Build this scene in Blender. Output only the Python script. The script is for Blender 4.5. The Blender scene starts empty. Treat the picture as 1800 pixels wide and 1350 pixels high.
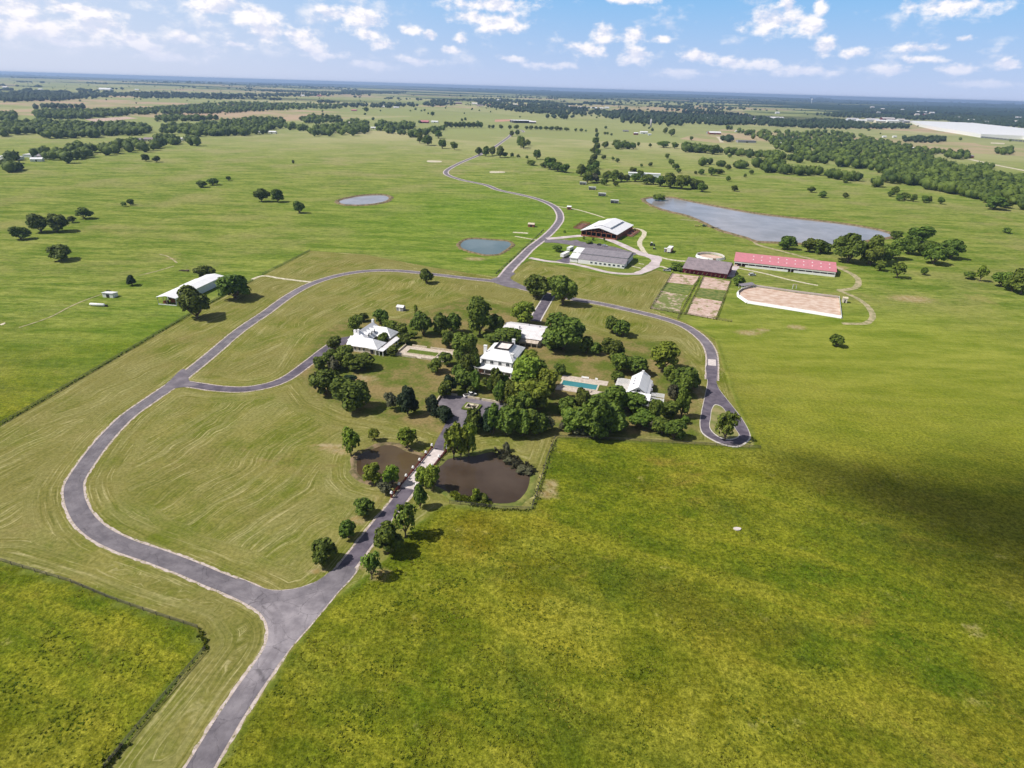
import bpy, math, random
import numpy as np
from mathutils import Vector, Matrix
random.seed(7); rng = np.random.default_rng(11)
sc = bpy.context.scene
col = sc.collection
R = math.radians

# ------------------------------------------------------------------ camera
FOC, CAM_H = 1100.0, 120.0           # focal length in pixels of the 1800 px wide photograph, height in metres
ROLL = math.atan2(53, 1800)
PITCH = math.atan2((675-152.5)*math.cos(ROLL), FOC)
cam = bpy.data.cameras.new("camera"); camo = bpy.data.objects.new("camera", cam); col.objects.link(camo)
cam.sensor_width = 36; cam.lens = 36*FOC/1800; cam.clip_start = 1; cam.clip_end = 90000
_r = Vector((1, 0, 0)); _f = Vector((0, math.cos(PITCH), -math.sin(PITCH))); _u = Vector((0, math.sin(PITCH), math.cos(PITCH)))
_R = _r*math.cos(ROLL)+_u*math.sin(ROLL); _U = _u*math.cos(ROLL)-_r*math.sin(ROLL)
camo.matrix_world = Matrix(((_R.x, _U.x, -_f.x, 0), (_R.y, _U.y, -_f.y, 0), (_R.z, _U.z, -_f.z, CAM_H), (0, 0, 0, 1)))
sc.camera = camo

def at(px, py, z=0.0):
    """ground (or height z) point seen at a pixel of the photograph"""
    u, v = px-900, 675-py
    a = u*math.cos(ROLL)-v*math.sin(ROLL); b = u*math.sin(ROLL)+v*math.cos(ROLL)
    y = FOC*math.cos(PITCH)+b*math.sin(PITCH); zz = -FOC*math.sin(PITCH)+b*math.cos(PITCH)
    t = (z-CAM_H)/zz
    return (a*t, y*t)
def Z(ox, oy, s):
    return lambda x, y: (ox+x/s, oy+y/s)
def dist3(p, z=0): return math.sqrt(p[0]**2+p[1]**2+(CAM_H-z)**2)

# ------------------------------------------------------------------ light, sky, exposure
SUN_EL, SUN_AZ = 51.0, 190.0          # azimuth of the sun measured from +X, counter-clockwise
sv = Vector((math.cos(R(SUN_AZ))*math.cos(R(SUN_EL)), math.sin(R(SUN_AZ))*math.cos(R(SUN_EL)), math.sin(R(SUN_EL))))
sl = bpy.data.lights.new("sun", 'SUN'); sl.energy = 5.0; sl.angle = R(0.5); sl.color = (1, 0.95, 0.87)
so = bpy.data.objects.new("sun", sl); col.objects.link(so); so.rotation_euler = sv.to_track_quat('Z', 'Y').to_euler()
sc.view_settings.view_transform = 'Standard'; sc.view_settings.look = 'None'
sc.view_settings.exposure = 0.10; sc.view_settings.gamma = 1
sc.render.engine = 'CYCLES'
sc.cycles.transparent_max_bounces = 16

W = bpy.data.worlds.new("World"); sc.world = W; W.use_nodes = True
nt = W.node_tree; nt.nodes.clear()
class G:
    """small node-graph helper"""
    def __init__(s, tree): s.t = tree
    def n(s, typ, ins=None, **kw):
        nd = s.t.nodes.new(typ)
        for k, v in kw.items(): setattr(nd, k, v)
        for k, v in (ins or {}).items():
            if hasattr(v, 'is_output'): s.t.links.new(v, nd.inputs[k])
            else: nd.inputs[k].default_value = v
        return nd
    def m(s, op, a, b=0.0, c=0.0, clamp=False):
        return s.n('ShaderNodeMath', {0: a, 1: b, 2: c}, operation=op, use_clamp=clamp).outputs[0]
    def vm(s, op, a, b=(0, 0, 0), c=(0, 0, 0)):
        nd = s.n('ShaderNodeVectorMath', operation=op)
        for i, v in enumerate((a, b, c)):
            if i < len(nd.inputs) and nd.inputs[i].enabled:
                if hasattr(v, 'is_output'): s.t.links.new(v, nd.inputs[i])
                elif nd.inputs[i].type == 'VECTOR': nd.inputs[i].default_value = v
        return nd.outputs[1] if op in ('LENGTH', 'DOT_PRODUCT', 'DISTANCE') else nd.outputs[0]
    def noise(s, vec, scale, detail=4, rough=0.55, dist=0.0, col=False):
        nd = s.n('ShaderNodeTexNoise', {'Vector': vec, 'Scale': scale, 'Detail': detail, 'Roughness': rough, 'Distortion': dist})
        return nd.outputs[1 if col else 0]
    def ramp(s, v, a, b, lo=0.0, hi=1.0, smooth=True):
        return s.n('ShaderNodeMapRange', {0: v, 1: a, 2: b, 3: lo, 4: hi}, interpolation_type='SMOOTHSTEP' if smooth else 'LINEAR').outputs[0]
    def mix(s, f, a, b, mode='MIX'):
        nd = s.n('ShaderNodeMix', data_type='RGBA', blend_type=mode)
        for k, v in ((0, f), (6, a), (7, b)):
            if hasattr(v, 'is_output'): s.t.links.new(v, nd.inputs[k])
            else: nd.inputs[k].default_value = (*v, 1) if isinstance(v, tuple) and len(v) == 3 else v
        return nd.outputs[2]
    def xyz(s, x, y, z=0.0): return s.n('ShaderNodeCombineXYZ', {0: x, 1: y, 2: z}).outputs[0]
g = G(nt)
tc = g.n('ShaderNodeTexCoord').outputs['Generated']
sp = g.n('ShaderNodeSeparateXYZ', {0: tc})
zc = g.m('MAXIMUM', sp.outputs[2], 0.0)
vec = g.xyz(sp.outputs[0], sp.outputs[1], zc)
sky = g.n('ShaderNodeTexSky', {'Vector': vec}, sky_type='NISHITA', sun_disc=False, sun_elevation=R(SUN_EL), sun_rotation=math.atan2(sv.x, sv.y),
          altitude=300, air_density=1.0, dust_density=1.0, ozone_density=3.0)
SKYS = 0.055
bg = g.n('ShaderNodeBackground', {'Color': sky.outputs[0], 'Strength': SKYS})
az = g.m('ARCTAN2', sp.outputs[0], sp.outputs[1]); el = g.m('ARCSINE', sp.outputs[2])
ae = g.xyz(az, el)
# clouds: named cumulus by direction (azimuth, elevation) plus scattered rows near the horizon
def dirpix(px, py):
    u, v = px-900, 675-py
    a = u*math.cos(ROLL)-v*math.sin(ROLL); b = u*math.sin(ROLL)+v*math.cos(ROLL)
    y = FOC*math.cos(PITCH)+b*math.sin(PITCH); zz = -FOC*math.sin(PITCH)+b*math.cos(PITCH)
    return math.atan2(a, y), math.atan2(zz, math.hypot(a, y)), math.sqrt(a*a+y*y+zz*zz)
CL = [(1365,38,62,24),(1388,12,22,22),(1422,44,28,18),(1444,12,14,20),(1448,84,24,22),(1500,92,26,10),(1682,10,80,17),(1622,84,42,11),(1624,104,34,8),
      (1698,68,20,7),(1055,62,26,16),(1032,86,42,14),(1112,62,32,14),(1112,98,30,18),(1160,68,22,9),(1235,100,38,12),(1290,108,32,10),(1100,-4,60,10),
      (1340,112,34,10),(1560,122,40,10),(1680,122,40,10),(1782,112,26,12),(1410,128,50,9),(862,8,92,15),(880,38,58,20),(830,30,50,12),(632,34,52,22),(600,24,40,18),(650,60,34,12),(716,52,22,9),
      (755,60,12,9),(810,66,14,11),(675,78,28,12),(790,88,20,8),(530,62,34,16),(545,84,34,12),(470,60,36,22),(380,10,74,16),(440,26,66,22),(420,80,30,8),(230,68,44,16),(268,82,30,12),
      (180,50,44,24),(60,48,70,30),(40,12,60,22),(150,20,70,12),(120,76,60,10),(325,66,22,12),(560,96,50,9),(900,104,30,8),(960,116,50,8),(740,108,40,8),(1200,128,60,9),(660,116,50,8),(1730,148,60,7),(300,100,60,10),
      (2000,60,120,30),(-200,40,120,40),(2300,100,150,20),(-500,70,180,40)]
D = None
wob = g.vm('SUBTRACT', g.noise(ae, 40, 3, 0.6, col=True), (0.5, 0.5, 0.5))
aew = g.vm('MULTIPLY_ADD', wob, (0.022, 0.012, 0), ae)
for (cx, cy, rx, ry) in CL:
    A, E_, L_ = dirpix(cx, cy)
    rx_, ry_ = rx/L_*1.02, ry/L_*1.02
    q = g.vm('MULTIPLY_ADD', aew, (1/rx_, 1/ry_, 0), (-A/rx_, -E_/ry_, 0))
    d = g.vm('LENGTH', q)
    D = d if D is None else g.n('ShaderNodeMath', {0: D, 1: d, 2: 0.25}, operation='SMOOTH_MIN').outputs[0]
aes = g.vm('MULTIPLY', ae, (1, 1.7, 0))
n1 = g.noise(aes, 30, 8, 0.60); n2 = g.noise(aes, 11, 3, 0.5)
dens = g.m('ADD', g.m('SUBTRACT', 1.0, D), g.m('MULTIPLY', g.m('SUBTRACT', n1, 0.5), 2.9))
a1 = g.ramp(dens, -0.15, 0.75)
# scattered field of cumulus for the rest of the sky and small puffs low down
up = g.ramp(el, 0.012, 0.03); top = g.ramp(el, 0.10, 0.16)
thr = g.m('SUBTRACT', 0.640, g.m('MULTIPLY', top, 0.08))
cov = g.m('SUBTRACT', g.m('ADD', g.m('MULTIPLY', n1, 0.55), g.m('MULTIPLY', n2, 0.5)), thr)
left = g.ramp(az, 0.0, -0.65)
cov = g.m('ADD', cov, g.m('MULTIPLY', left, 0.075))
a2 = g.m('MULTIPLY', g.ramp(cov, -0.10, 0.13), up)
veil = g.m('MULTIPLY', g.m('MULTIPLY', g.ramp(g.noise(aes, 5, 5, 0.5), 0.38, 0.68), g.ramp(el, 0.3, 0.13)), g.ramp(az, 0.3, -0.6, 0.0, 0.9))
hz = g.ramp(el, 0.065, 0.0, 0.0, 0.55)
al = g.m('MAXIMUM', g.m('MAXIMUM', a1, g.m('MULTIPLY', a2, 0.8)), 0.0)
al = g.m('MULTIPLY', g.m('MULTIPLY', al, g.ramp(el, 0.0, 0.05, 0.25, 0.97)), g.ramp(el, 0.5, 0.18, 0.45, 1.0))
# shading: lit from upper left, greyer below
n1b = g.noise(g.vm('ADD', aes, (-0.006, 0.011, 0)), 30, 8, 0.60)
sh = g.ramp(g.m('SUBTRACT', n1b, n1), -0.10, 0.12)
body = g.mix(sh, (1.0, 0.965, 0.975), (0.70, 0.735, 0.88))
body = g.mix(g.ramp(el, 0.07, 0.0), body, (0.72, 0.75, 0.92))
cb = g.n('ShaderNodeBackground', {'Color': body, 'Strength': 1.0})
vcol = g.mix(g.ramp(el, 0.0, 0.11, smooth=False), (0.56, 0.66, 0.93), (0.27, 0.55, 0.92))
vcol = g.mix(g.m('MULTIPLY', g.ramp(az, 0.15, -0.75), 0.6), vcol, (0.80, 0.83, 0.95))
vb = g.n('ShaderNodeBackground', {'Color': vcol, 'Strength': 1.0})
vf = g.m('MAXIMUM', veil, g.ramp(el, 0.24, 0.12, 0.0, 0.85))
m1 = g.n('ShaderNodeMixShader', {0: vf, 1: bg.outputs[0], 2: vb.outputs[0]})
m2 = g.n('ShaderNodeMixShader', {0: al, 1: m1.outputs[0], 2: cb.outputs[0]})
g.n('ShaderNodeOutputWorld', {'Surface': m2.outputs[0]})
W.cycles.sampling_method = 'MANUAL'; W.cycles.sample_map_resolution = 512

# ------------------------------------------------------------------ helpers: tags, meshes
def tag(o, label=None, cat=None, group=None, kind=None):
    if label: o['label'] = label
    if cat: o['category'] = cat
    if group: o['group'] = group
    if kind: o['kind'] = kind
    return o
class MB:
    def __init__(s): s.v = []; s.f = []
    def add(s, vs, fs):
        b = len(s.v); s.v += [tuple(map(float, p)) for p in vs]; s.f += [tuple(i+b for i in f) for f in fs]; return s
    def box(s, x0, x1, y0, y1, z0, z1, rz=0.0, c=None):
        vs = [(x, y, z) for z in (z0, z1) for x, y in ((x0, y0), (x1, y0), (x1, y1), (x0, y1))]
        if rz:
            c = c or ((x0+x1)/2, (y0+y1)/2); ca, sa = math.cos(rz), math.sin(rz)
            vs = [(c[0]+(x-c[0])*ca-(y-c[1])*sa, c[1]+(x-c[0])*sa+(y-c[1])*ca, z) for x, y, z in vs]
        return s.add(vs, [(0, 3, 2, 1), (4, 5, 6, 7), (0, 1, 5, 4), (1, 2, 6, 5), (2, 3, 7, 6), (3, 0, 4, 7)])
    def prism(s, pts, z0, z1):
        n = len(pts)
        if sum(pts[i][0]*pts[(i+1) % n][1]-pts[(i+1) % n][0]*pts[i][1] for i in range(n)) < 0: pts = pts[::-1]
        vs = [(x, y, z0) for x, y in pts]+[(x, y, z1) for x, y in pts]
        return s.add(vs, [tuple(range(n-1, -1, -1)), tuple(range(n, 2*n))]+[(i, (i+1) % n, n+(i+1) % n, n+i) for i in range(n)])
    def slab(s, q, t=0.18):
        """roof plane: four corners (top face), thickness downwards"""
        vs = list(q)+[(x, y, z-t) for x, y, z in q]
        return s.add(vs, [(0, 1, 2, 3), (7, 6, 5, 4), (0, 4, 5, 1), (1, 5, 6, 2), (2, 6, 7, 3), (3, 7, 4, 0)])
    def beam(s, a, b, w=0.15, h=None):
        a = Vector(a); b = Vector(b); d = (b-a)
        if d.length < 1e-6: return s
        d.normalize(); up_ = Vector((0, 0, 1)) if abs(d.z) < 0.9 else Vector((1, 0, 0))
        r = d.cross(up_).normalized()*w/2; u = r.cross(d).normalized()*((h or w)/2)
        vs = [a-r-u, a+r-u, a+r+u, a-r+u, b-r-u, b+r-u, b+r+u, b-r+u]
        return s.add(vs, [(0, 1, 2, 3), (7, 6, 5, 4), (0, 4, 5, 1), (1, 5, 6, 2), (2, 6, 7, 3), (3, 7, 4, 0)])
    def lathe(s, c, prof, n=16, axis='z'):
        """prof: list of (radius, height)"""
        base = []
        for r, h in prof:
            for i in range(n):
                t = 2*math.pi*i/n; x, y = r*math.cos(t), r*math.sin(t)
                base.append((c[0]+x, c[1]+y, c[2]+h) if axis == 'z' else ((c[0]+h, c[1]+x, c[2]+y) if axis == 'x' else (c[0]+x, c[1]+h, c[2]+y)))
        fs = [(j*n+i, j*n+(i+1) % n, (j+1)*n+(i+1) % n, (j+1)*n+i) for j in range(len(prof)-1) for i in range(n)]
        fs += [tuple(range(n-1, -1, -1)), tuple((len(prof)-1)*n+i for i in range(n))]
        return s.add(base, fs)
    def gable(s, x0, x1, y0, y1, ze, zr, axis='x', o=0.6, t=0.2, hipl=0, hipr=0, rp=None):
        """pitched roof; ridge along axis; hipl/hipr: how far the ridge stops short of each end; rp: ridge position"""
        if axis == 'x':
            yr = (y0+y1)/2 if rp is None else rp
            a, b, c, d = (x0-o, y0-o, ze), (x1+o, y0-o, ze), (x1+o, y1+o, ze), (x0-o, y1+o, ze)
            r0, r1 = (x0-o+hipl, yr, zr), (x1+o-hipr, yr, zr)
            tops = [(a, b, r1, r0), (c, d, r0, r1)]; ends = [(b, c, r1), (d, a, r0)]
        else:
            xr = (x0+x1)/2 if rp is None else rp
            a, b, c, d = (x0-o, y0-o, ze), (x1+o, y0-o, ze), (x1+o, y1+o, ze), (x0-o, y1+o, ze)
            r0, r1 = (xr, y0-o+hipl, zr), (xr, y1+o-hipr, zr)
            tops = [(b, c, r1, r0), (d, a, r0, r1)]; ends = [(a, b, r0), (c, d, r1)]
        for q in tops: s.slab(q, t)
        for k, e in enumerate(ends):
            hip = (hipr, hipl)[k] if axis == 'x' else (hipl, hipr)[k]
            if hip:
                e = list(e); s.slab([e[0], e[1], e[2], e[2]][:4], t) if False else s.add(list(e)+[(x, y, z-t) for x, y, z in e], [(0, 1, 2), (5, 4, 3), (0, 3, 4, 1)])
        return s
    def gwall(s, x0, x1, y0, y1, ze, zr, axis='x', z0=0.0, rp=None, t=0.3):
        """walls of a gabled block, gable triangles included (solid block under the roof)"""
        dz = t
        if axis == 'x':
            yr = (y0+y1)/2 if rp is None else rp
            vs = [(x, y, z) for x in (x0, x1) for y, z in ((y0, z0), (y1, z0), (y1, ze-dz), (yr, zr-dz), (y0, ze-dz))]
        else:
            xr = (x0+x1)/2 if rp is None else rp
            vs = [(x, y, z) for y in (y1, y0) for x, z in ((x0, z0), (x1, z0), (x1, ze-dz), (xr, zr-dz), (x0, ze-dz))]
        return s.add(vs, [(4, 3, 2, 1, 0), (5, 6, 7, 8, 9), (0, 1, 6, 5), (1, 2, 7, 6), (2, 3, 8, 7), (3, 4, 9, 8), (4, 0, 5, 9)])
    def mesh(s, name, mat=None, smooth=False):
        me = bpy.data.meshes.new(name); me.from_pydata(s.v, [], s.f); me.update()
        if smooth: me.polygons.foreach_set('use_smooth', [True]*len(me.polygons))
        if mat: me.materials.append(mat)
        return me
    def build(s, name, mat, parent=None, smooth=False):
        return link(name, s.mesh(name, mat, smooth), parent)
def link(name, me, parent=None, loc=None):
    o = bpy.data.objects.new(name, me); col.objects.link(o)
    if parent: o.parent = parent
    if loc: o.location = loc
    return o
def empty(name, loc, rz=0.0):
    o = bpy.data.objects.new(name, None); col.objects.link(o); o.location = (loc[0], loc[1], loc[2] if len(loc) > 2 else 0)
    o.rotation_euler = (0, 0, rz); o.empty_display_size = 0.5; return o
def copy_tree(o, parent=None):
    c = o.copy(); col.objects.link(c)
    if parent: c.parent = parent
    for ch in list(o.children): copy_tree(ch, c)
    return c
class Frame:
    """local axes of a building: x along its front, y towards its back"""
    def __init__(s, o, ang): s.o = o; s.a = ang; s.c = math.cos(ang); s.s = math.sin(ang)
    def L(s, px, py, z=0):
        X, Y = at(px, py, z); dx, dy = X-s.o[0], Y-s.o[1]
        return (dx*s.c+dy*s.s, -dx*s.s+dy*s.c)
    def Wd(s, x, y): return (s.o[0]+x*s.c-y*s.s, s.o[1]+x*s.s+y*s.c)

# ------------------------------------------------------------------ materials
def mat(name, fn=None, color=(0.5, 0.5, 0.5), rough=0.8, metal=0.0, spec=0.3):
    m = bpy.data.materials.new(name); m.use_nodes = True; t = m.node_tree
    b = t.nodes['Principled BSDF']; b.inputs['Base Color'].default_value = (*color, 1)
    b.inputs['Roughness'].default_value = rough; b.inputs['Metallic'].default_value = metal; b.inputs['Specular IOR Level'].default_value = spec
    if fn: fn(G(t), b, t)
    return m
def varied(name, c1, c2, scale=0.5, rough=0.85, stretch=(1, 1, 1), bump=0.0, bscale=4.0, detail=5, lo=0.35, hi=0.65, metal=0.0, spec=0.3, obj=False):
    def fn(g, b, t):
        tcn = g.n('ShaderNodeTexCoord').outputs['Object'] if obj else g.n('ShaderNodeNewGeometry').outputs['Position']
        p = g.vm('MULTIPLY', tcn, stretch)
        f = g.ramp(g.noise(p, scale, detail, 0.6), lo, hi)
        t.links.new(g.mix(f, c1, c2), b.inputs['Base Color'])
        if bump:
            bn = g.n('ShaderNodeBump', {'Height': g.noise(p, bscale, 4, 0.6), 'Distance': bump, 'Strength': 1.0})
            t.links.new(bn.outputs[0], b.inputs['Normal'])
    return mat(name, fn, rough=rough, metal=metal, spec=spec)
def seamed(name, c1, c2, pitch=0.6, axis=0, rough=0.5, bumpd=0.03, metal=0.0):
    """sheet metal: seams every `pitch` metres in object space, slight weathering"""
    def fn(g, b, t):
        p = g.n('ShaderNodeTexCoord').outputs['Object']; s = g.n('ShaderNodeSeparateXYZ', {0: p})
        w = g.m('FRACT', g.m('DIVIDE', s.outputs[axis], pitch)); seam = g.ramp(g.m('ABSOLUTE', g.m('SUBTRACT', w, 0.5)), 0.40, 0.48)
        f = g.ramp(g.noise(g.vm('MULTIPLY', p, (1, 1, 1)), 0.35, 6, 0.65), 0.35, 0.7)
        c = g.mix(f, c1, c2); c = g.mix(g.m('MULTIPLY', seam, 0.22), c, tuple(v*0.45 for v in c2))
        t.links.new(c, b.inputs['Base Color'])
        bn = g.n('ShaderNodeBump', {'Height': seam, 'Distance': bumpd}); t.links.new(bn.outputs[0], b.inputs['Normal'])
    return mat(name, fn, rough=rough, metal=metal)
M = {}
M['asphalt'] = varied('asphalt', (0.120, 0.105, 0.124), (0.215, 0.190, 0.212), 0.22, 0.9, detail=7, lo=0.3, hi=0.75, bump=0.02, bscale=6)
M['asphalt_dark'] = varied('asphalt dark', (0.080, 0.067, 0.090), (0.145, 0.124, 0.152), 0.25, 0.9, detail=7, bump=0.02, bscale=6)
M['asphalt_worn'] = varied('asphalt worn', (0.185, 0.165, 0.185), (0.34, 0.305, 0.33), 0.16, 0.9, detail=7)
def _sh(g, b, t):
    p = g.n('ShaderNodeNewGeometry').outputs['Position']
    c = g.mix(g.ramp(g.noise(p, 0.8, 6, 0.6), 0.35, 0.65), (0.38, 0.31, 0.26), (0.55, 0.47, 0.44))
    c = g.mix(g.ramp(g.noise(p, 1.1, 6, 0.75), 0.545, 0.60), c, (0.15, 0.15, 0.035))
    t.links.new(c, b.inputs['Base Color'])
M['shoulder'] = mat('gravel shoulder', _sh, rough=0.95)
M['kerb'] = varied('kerb concrete', (0.45, 0.41, 0.36), (0.62, 0.58, 0.54), 1.2)
M['gravel'] = varied('pink gravel', (0.42, 0.36, 0.36), (0.58, 0.50, 0.50), 0.15, 0.95, detail=7)
M['track'] = varied('dirt track', (0.38, 0.34, 0.22), (0.66, 0.60, 0.47), 0.5, 0.95, detail=7)
M['faint'] = varied('faint track', (0.20, 0.20, 0.08), (0.42, 0.35, 0.22), 0.25, 0.95, detail=8, lo=0.35, hi=0.62)
M['sand'] = varied('arena sand', (0.46, 0.31, 0.23), (0.62, 0.50, 0.42), 0.18, 0.95, stretch=(1, 1.6, 1), detail=8)
def rough_dirt(name, c1, c2, c3, lo, hi):
    def fn(g, b, t):
        p = g.n('ShaderNodeNewGeometry').outputs['Position']
        c = g.mix(g.ramp(g.noise(p, 0.3, 8, 0.65), 0.35, 0.65), c1, c2)
        c = g.mix(g.ramp(g.noise(g.vm('ADD', p, (33, 7, 0)), 0.16, 9, 0.72), lo, hi), c, c3)
        t.links.new(c, b.inputs['Base Color'])
    return mat(name, fn, rough=0.95)
M['pen_dirt'] = rough_dirt('pen dirt', (0.42, 0.28, 0.22), (0.58, 0.45, 0.39), (0.20, 0.19, 0.06), 0.52, 0.60)
M['pen_grass'] = rough_dirt('grassed pen dirt', (0.40, 0.29, 0.21), (0.55, 0.43, 0.36), (0.15, 0.18, 0.045), 0.42, 0.52)
M['concrete'] = varied('bridge concrete', (0.50, 0.44, 0.42), (0.64, 0.57, 0.55), 0.7, 0.9, detail=7)
M['stone'] = varied('limestone', (0.46, 0.39, 0.28), (0.64, 0.57, 0.45), 0.9, 0.9, detail=7, bump=0.03)
M['terrace'] = varied('terrace paving', (0.42, 0.35, 0.28), (0.58, 0.50, 0.43), 0.8, 0.9, detail=7)
M['white_roof_x'] = seamed('white metal roof', (0.82, 0.82, 0.84), (0.64, 0.64, 0.65), 0.9, 0)
M['white_roof_y'] = seamed('white metal roof across', (0.80, 0.80, 0.82), (0.72, 0.72, 0.74), 0.9, 1)
M['lav_roof'] = seamed('pale weathered roof', (0.74, 0.72, 0.74), (0.60, 0.57, 0.58), 0.9, 0)
M['grey_roof'] = seamed('grey roof', (0.27, 0.245, 0.27), (0.20, 0.185, 0.205), 2.4, 0)
M['brown_roof'] = seamed('weathered brown grey roof', (0.29, 0.235, 0.25), (0.20, 0.165, 0.18), 1.2, 0)
M['red_roof'] = seamed('faded red metal roof', (0.56, 0.20, 0.24), (0.46, 0.19, 0.21), 1.0, 0)
M['deck'] = varied('roof deck', (0.68, 0.60, 0.57), (0.78, 0.74, 0.72), 0.5)
M['white'] = varied('white paint', (0.74, 0.74, 0.74), (0.80, 0.79, 0.78), 0.6, 0.6)
M['offwhite'] = varied('cream wall', (0.60, 0.54, 0.44), (0.70, 0.64, 0.55), 0.7, 0.85)
M['bluewhite'] = varied('bluish white siding', (0.62, 0.68, 0.76), (0.72, 0.76, 0.82), 0.5, 0.6)
M['redwall'] = varied('dark red boards', (0.14, 0.012, 0.03), (0.22, 0.025, 0.05), 1.0, 0.8)
M['timber'] = varied('brown timber', (0.20, 0.065, 0.035), (0.30, 0.11, 0.06), 0.8, 0.8)
M['dark'] = varied('dark timber', (0.025, 0.02, 0.02), (0.05, 0.045, 0.04), 1.0, 0.8)
M['grey'] = varied('grey wall', (0.26, 0.26, 0.29), (0.36, 0.36, 0.40), 0.8, 0.8)
M['glass'] = mat('window glass', color=(0.02, 0.025, 0.035), rough=0.08, spec=0.7)
M['rail_red'] = varied('maroon iron', (0.10, 0.02, 0.02), (0.18, 0.035, 0.03), 2.0, 0.5)
M['fence'] = varied('weathered fence wood', (0.10, 0.08, 0.05), (0.20, 0.16, 0.11), 1.5, 0.9)
M['wire'] = mat('fence wire', color=(0.12, 0.11, 0.10), rough=0.6, metal=0.4)
M['tyre'] = mat('tyre rubber', color=(0.02, 0.02, 0.02), rough=0.85)
M['steel'] = mat('galvanised steel', color=(0.45, 0.46, 0.48), rough=0.4, metal=0.7)
M['bark'] = varied('bark', (0.09, 0.065, 0.045), (0.17, 0.13, 0.10), 2.0, 0.95)
M['red_paint'] = mat('red paint', color=(0.45, 0.08, 0.06), rough=0.5)
def paint(name, c): return mat(name, color=c, rough=0.25, spec=0.6)
M['car_white'] = paint('white car paint', (0.78, 0.78, 0.80)); M['car_black'] = paint('black car paint', (0.02, 0.02, 0.025)); M['car_silver'] = paint('silver car paint', (0.45, 0.46, 0.48))
M['car_green'] = paint('dark green machine paint', (0.02, 0.05, 0.03)); M['car_yellow'] = paint('yellow machine paint', (0.5, 0.38, 0.05))
M['pool_water'] = mat('pool water', color=(0.05, 0.22, 0.24), rough=0.05, spec=0.6)
M['hedge'] = varied('clipped hedge', (0.07, 0.10, 0.01), (0.14, 0.19, 0.02), 2.0, 0.9, bump=0.2, bscale=3)
def water(name, c1, c2, rough=0.06):
    def fn(g, b, t):
        p = g.n('ShaderNodeNewGeometry').outputs['Position']
        t.links.new(g.mix(g.ramp(g.noise(p, 0.035, 4, 0.6), 0.35, 0.65), c1, c2), b.inputs['Base Color'])
        bn = g.n('ShaderNodeBump', {'Height': g.noise(g.vm('MULTIPLY', p, (0.6, 1.2, 1)), 1.2, 3, 0.5), 'Distance': 0.012}); t.links.new(bn.outputs[0], b.inputs['Normal'])
        b.inputs['IOR'].default_value = 1.33
    return mat(name, fn, rough=rough, spec=0.5)
M['water_brown'] = water('brown pond water', (0.050, 0.034, 0.023), (0.080, 0.058, 0.042))
M['water_olive'] = water('olive pond water', (0.10, 0.07, 0.035), (0.055, 0.035, 0.02))
M['water_lake'] = water('lake water', (0.24, 0.225, 0.225), (0.32, 0.30, 0.31), 0.14)
M['water_blue'] = water('blue grey pond water', (0.10, 0.15, 0.16), (0.14, 0.19, 0.20), 0.1)
M['bank'] = varied('muddy bank', (0.10, 0.09, 0.03), (0.24, 0.17, 0.10), 0.35, 0.95, detail=6, bump=0.1, bscale=2)
M['bank_green'] = varied('grassy bank', (0.10, 0.13, 0.02), (0.20, 0.20, 0.05), 0.35, 0.95, detail=6, bump=0.1, bscale=2)

def foliage(name, c1, c2, hue=0.02, val=0.40, cs=0.95):
    def fn(g, b, t):
        oi = g.n('ShaderNodeObjectInfo').outputs['Random']
        p = g.n('ShaderNodeNewGeometry').outputs['Position']
        f = g.ramp(g.noise(p, cs, 3, 0.6), 0.32, 0.68)
        c = g.mix(f, c1, c2)
        hs = g.n('ShaderNodeHueSaturation', {'Hue': g.m('MULTIPLY_ADD', oi, hue*2, 0.5-hue), 'Saturation': 1.0, 'Value': g.m('MULTIPLY_ADD', oi, val, 1-val/2), 'Color': c})
        t.links.new(hs.outputs[0], b.inputs['Base Color'])
        tr = g.n('ShaderNodeBsdfTranslucent', {'Color': hs.outputs[0]})
        mx = g.n('ShaderNodeMixShader', {0: 0.22, 1: b.outputs[0], 2: tr.outputs[0]})
        t.links.new(mx.outputs[0], t.nodes['Material Output'].inputs['Surface'])
    return mat(name, fn, rough=0.7, spec=0.25)
M['f_oak'] = foliage('oak foliage', (0.034, 0.064, 0.006), (0.160, 0.215, 0.024))
M['f_lite'] = foliage('light green foliage', (0.085, 0.135, 0.010), (0.260, 0.320, 0.030))
M['f_mid'] = foliage('mid green foliage', (0.050, 0.088, 0.008), (0.195, 0.250, 0.028))
M['f_ced'] = foliage('cedar foliage', (0.012, 0.026, 0.010), (0.034, 0.058, 0.018))
M['f_grey'] = foliage('grey green foliage', (0.07, 0.075, 0.035), (0.15, 0.15, 0.08))
M['f_wood'] = foliage('woodland foliage', (0.030, 0.062, 0.008), (0.140, 0.205, 0.030), val=0, cs=0.06)
M['f_far'] = foliage('distant woodland foliage', (0.016, 0.034, 0.012), (0.060, 0.090, 0.026), val=0)
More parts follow.
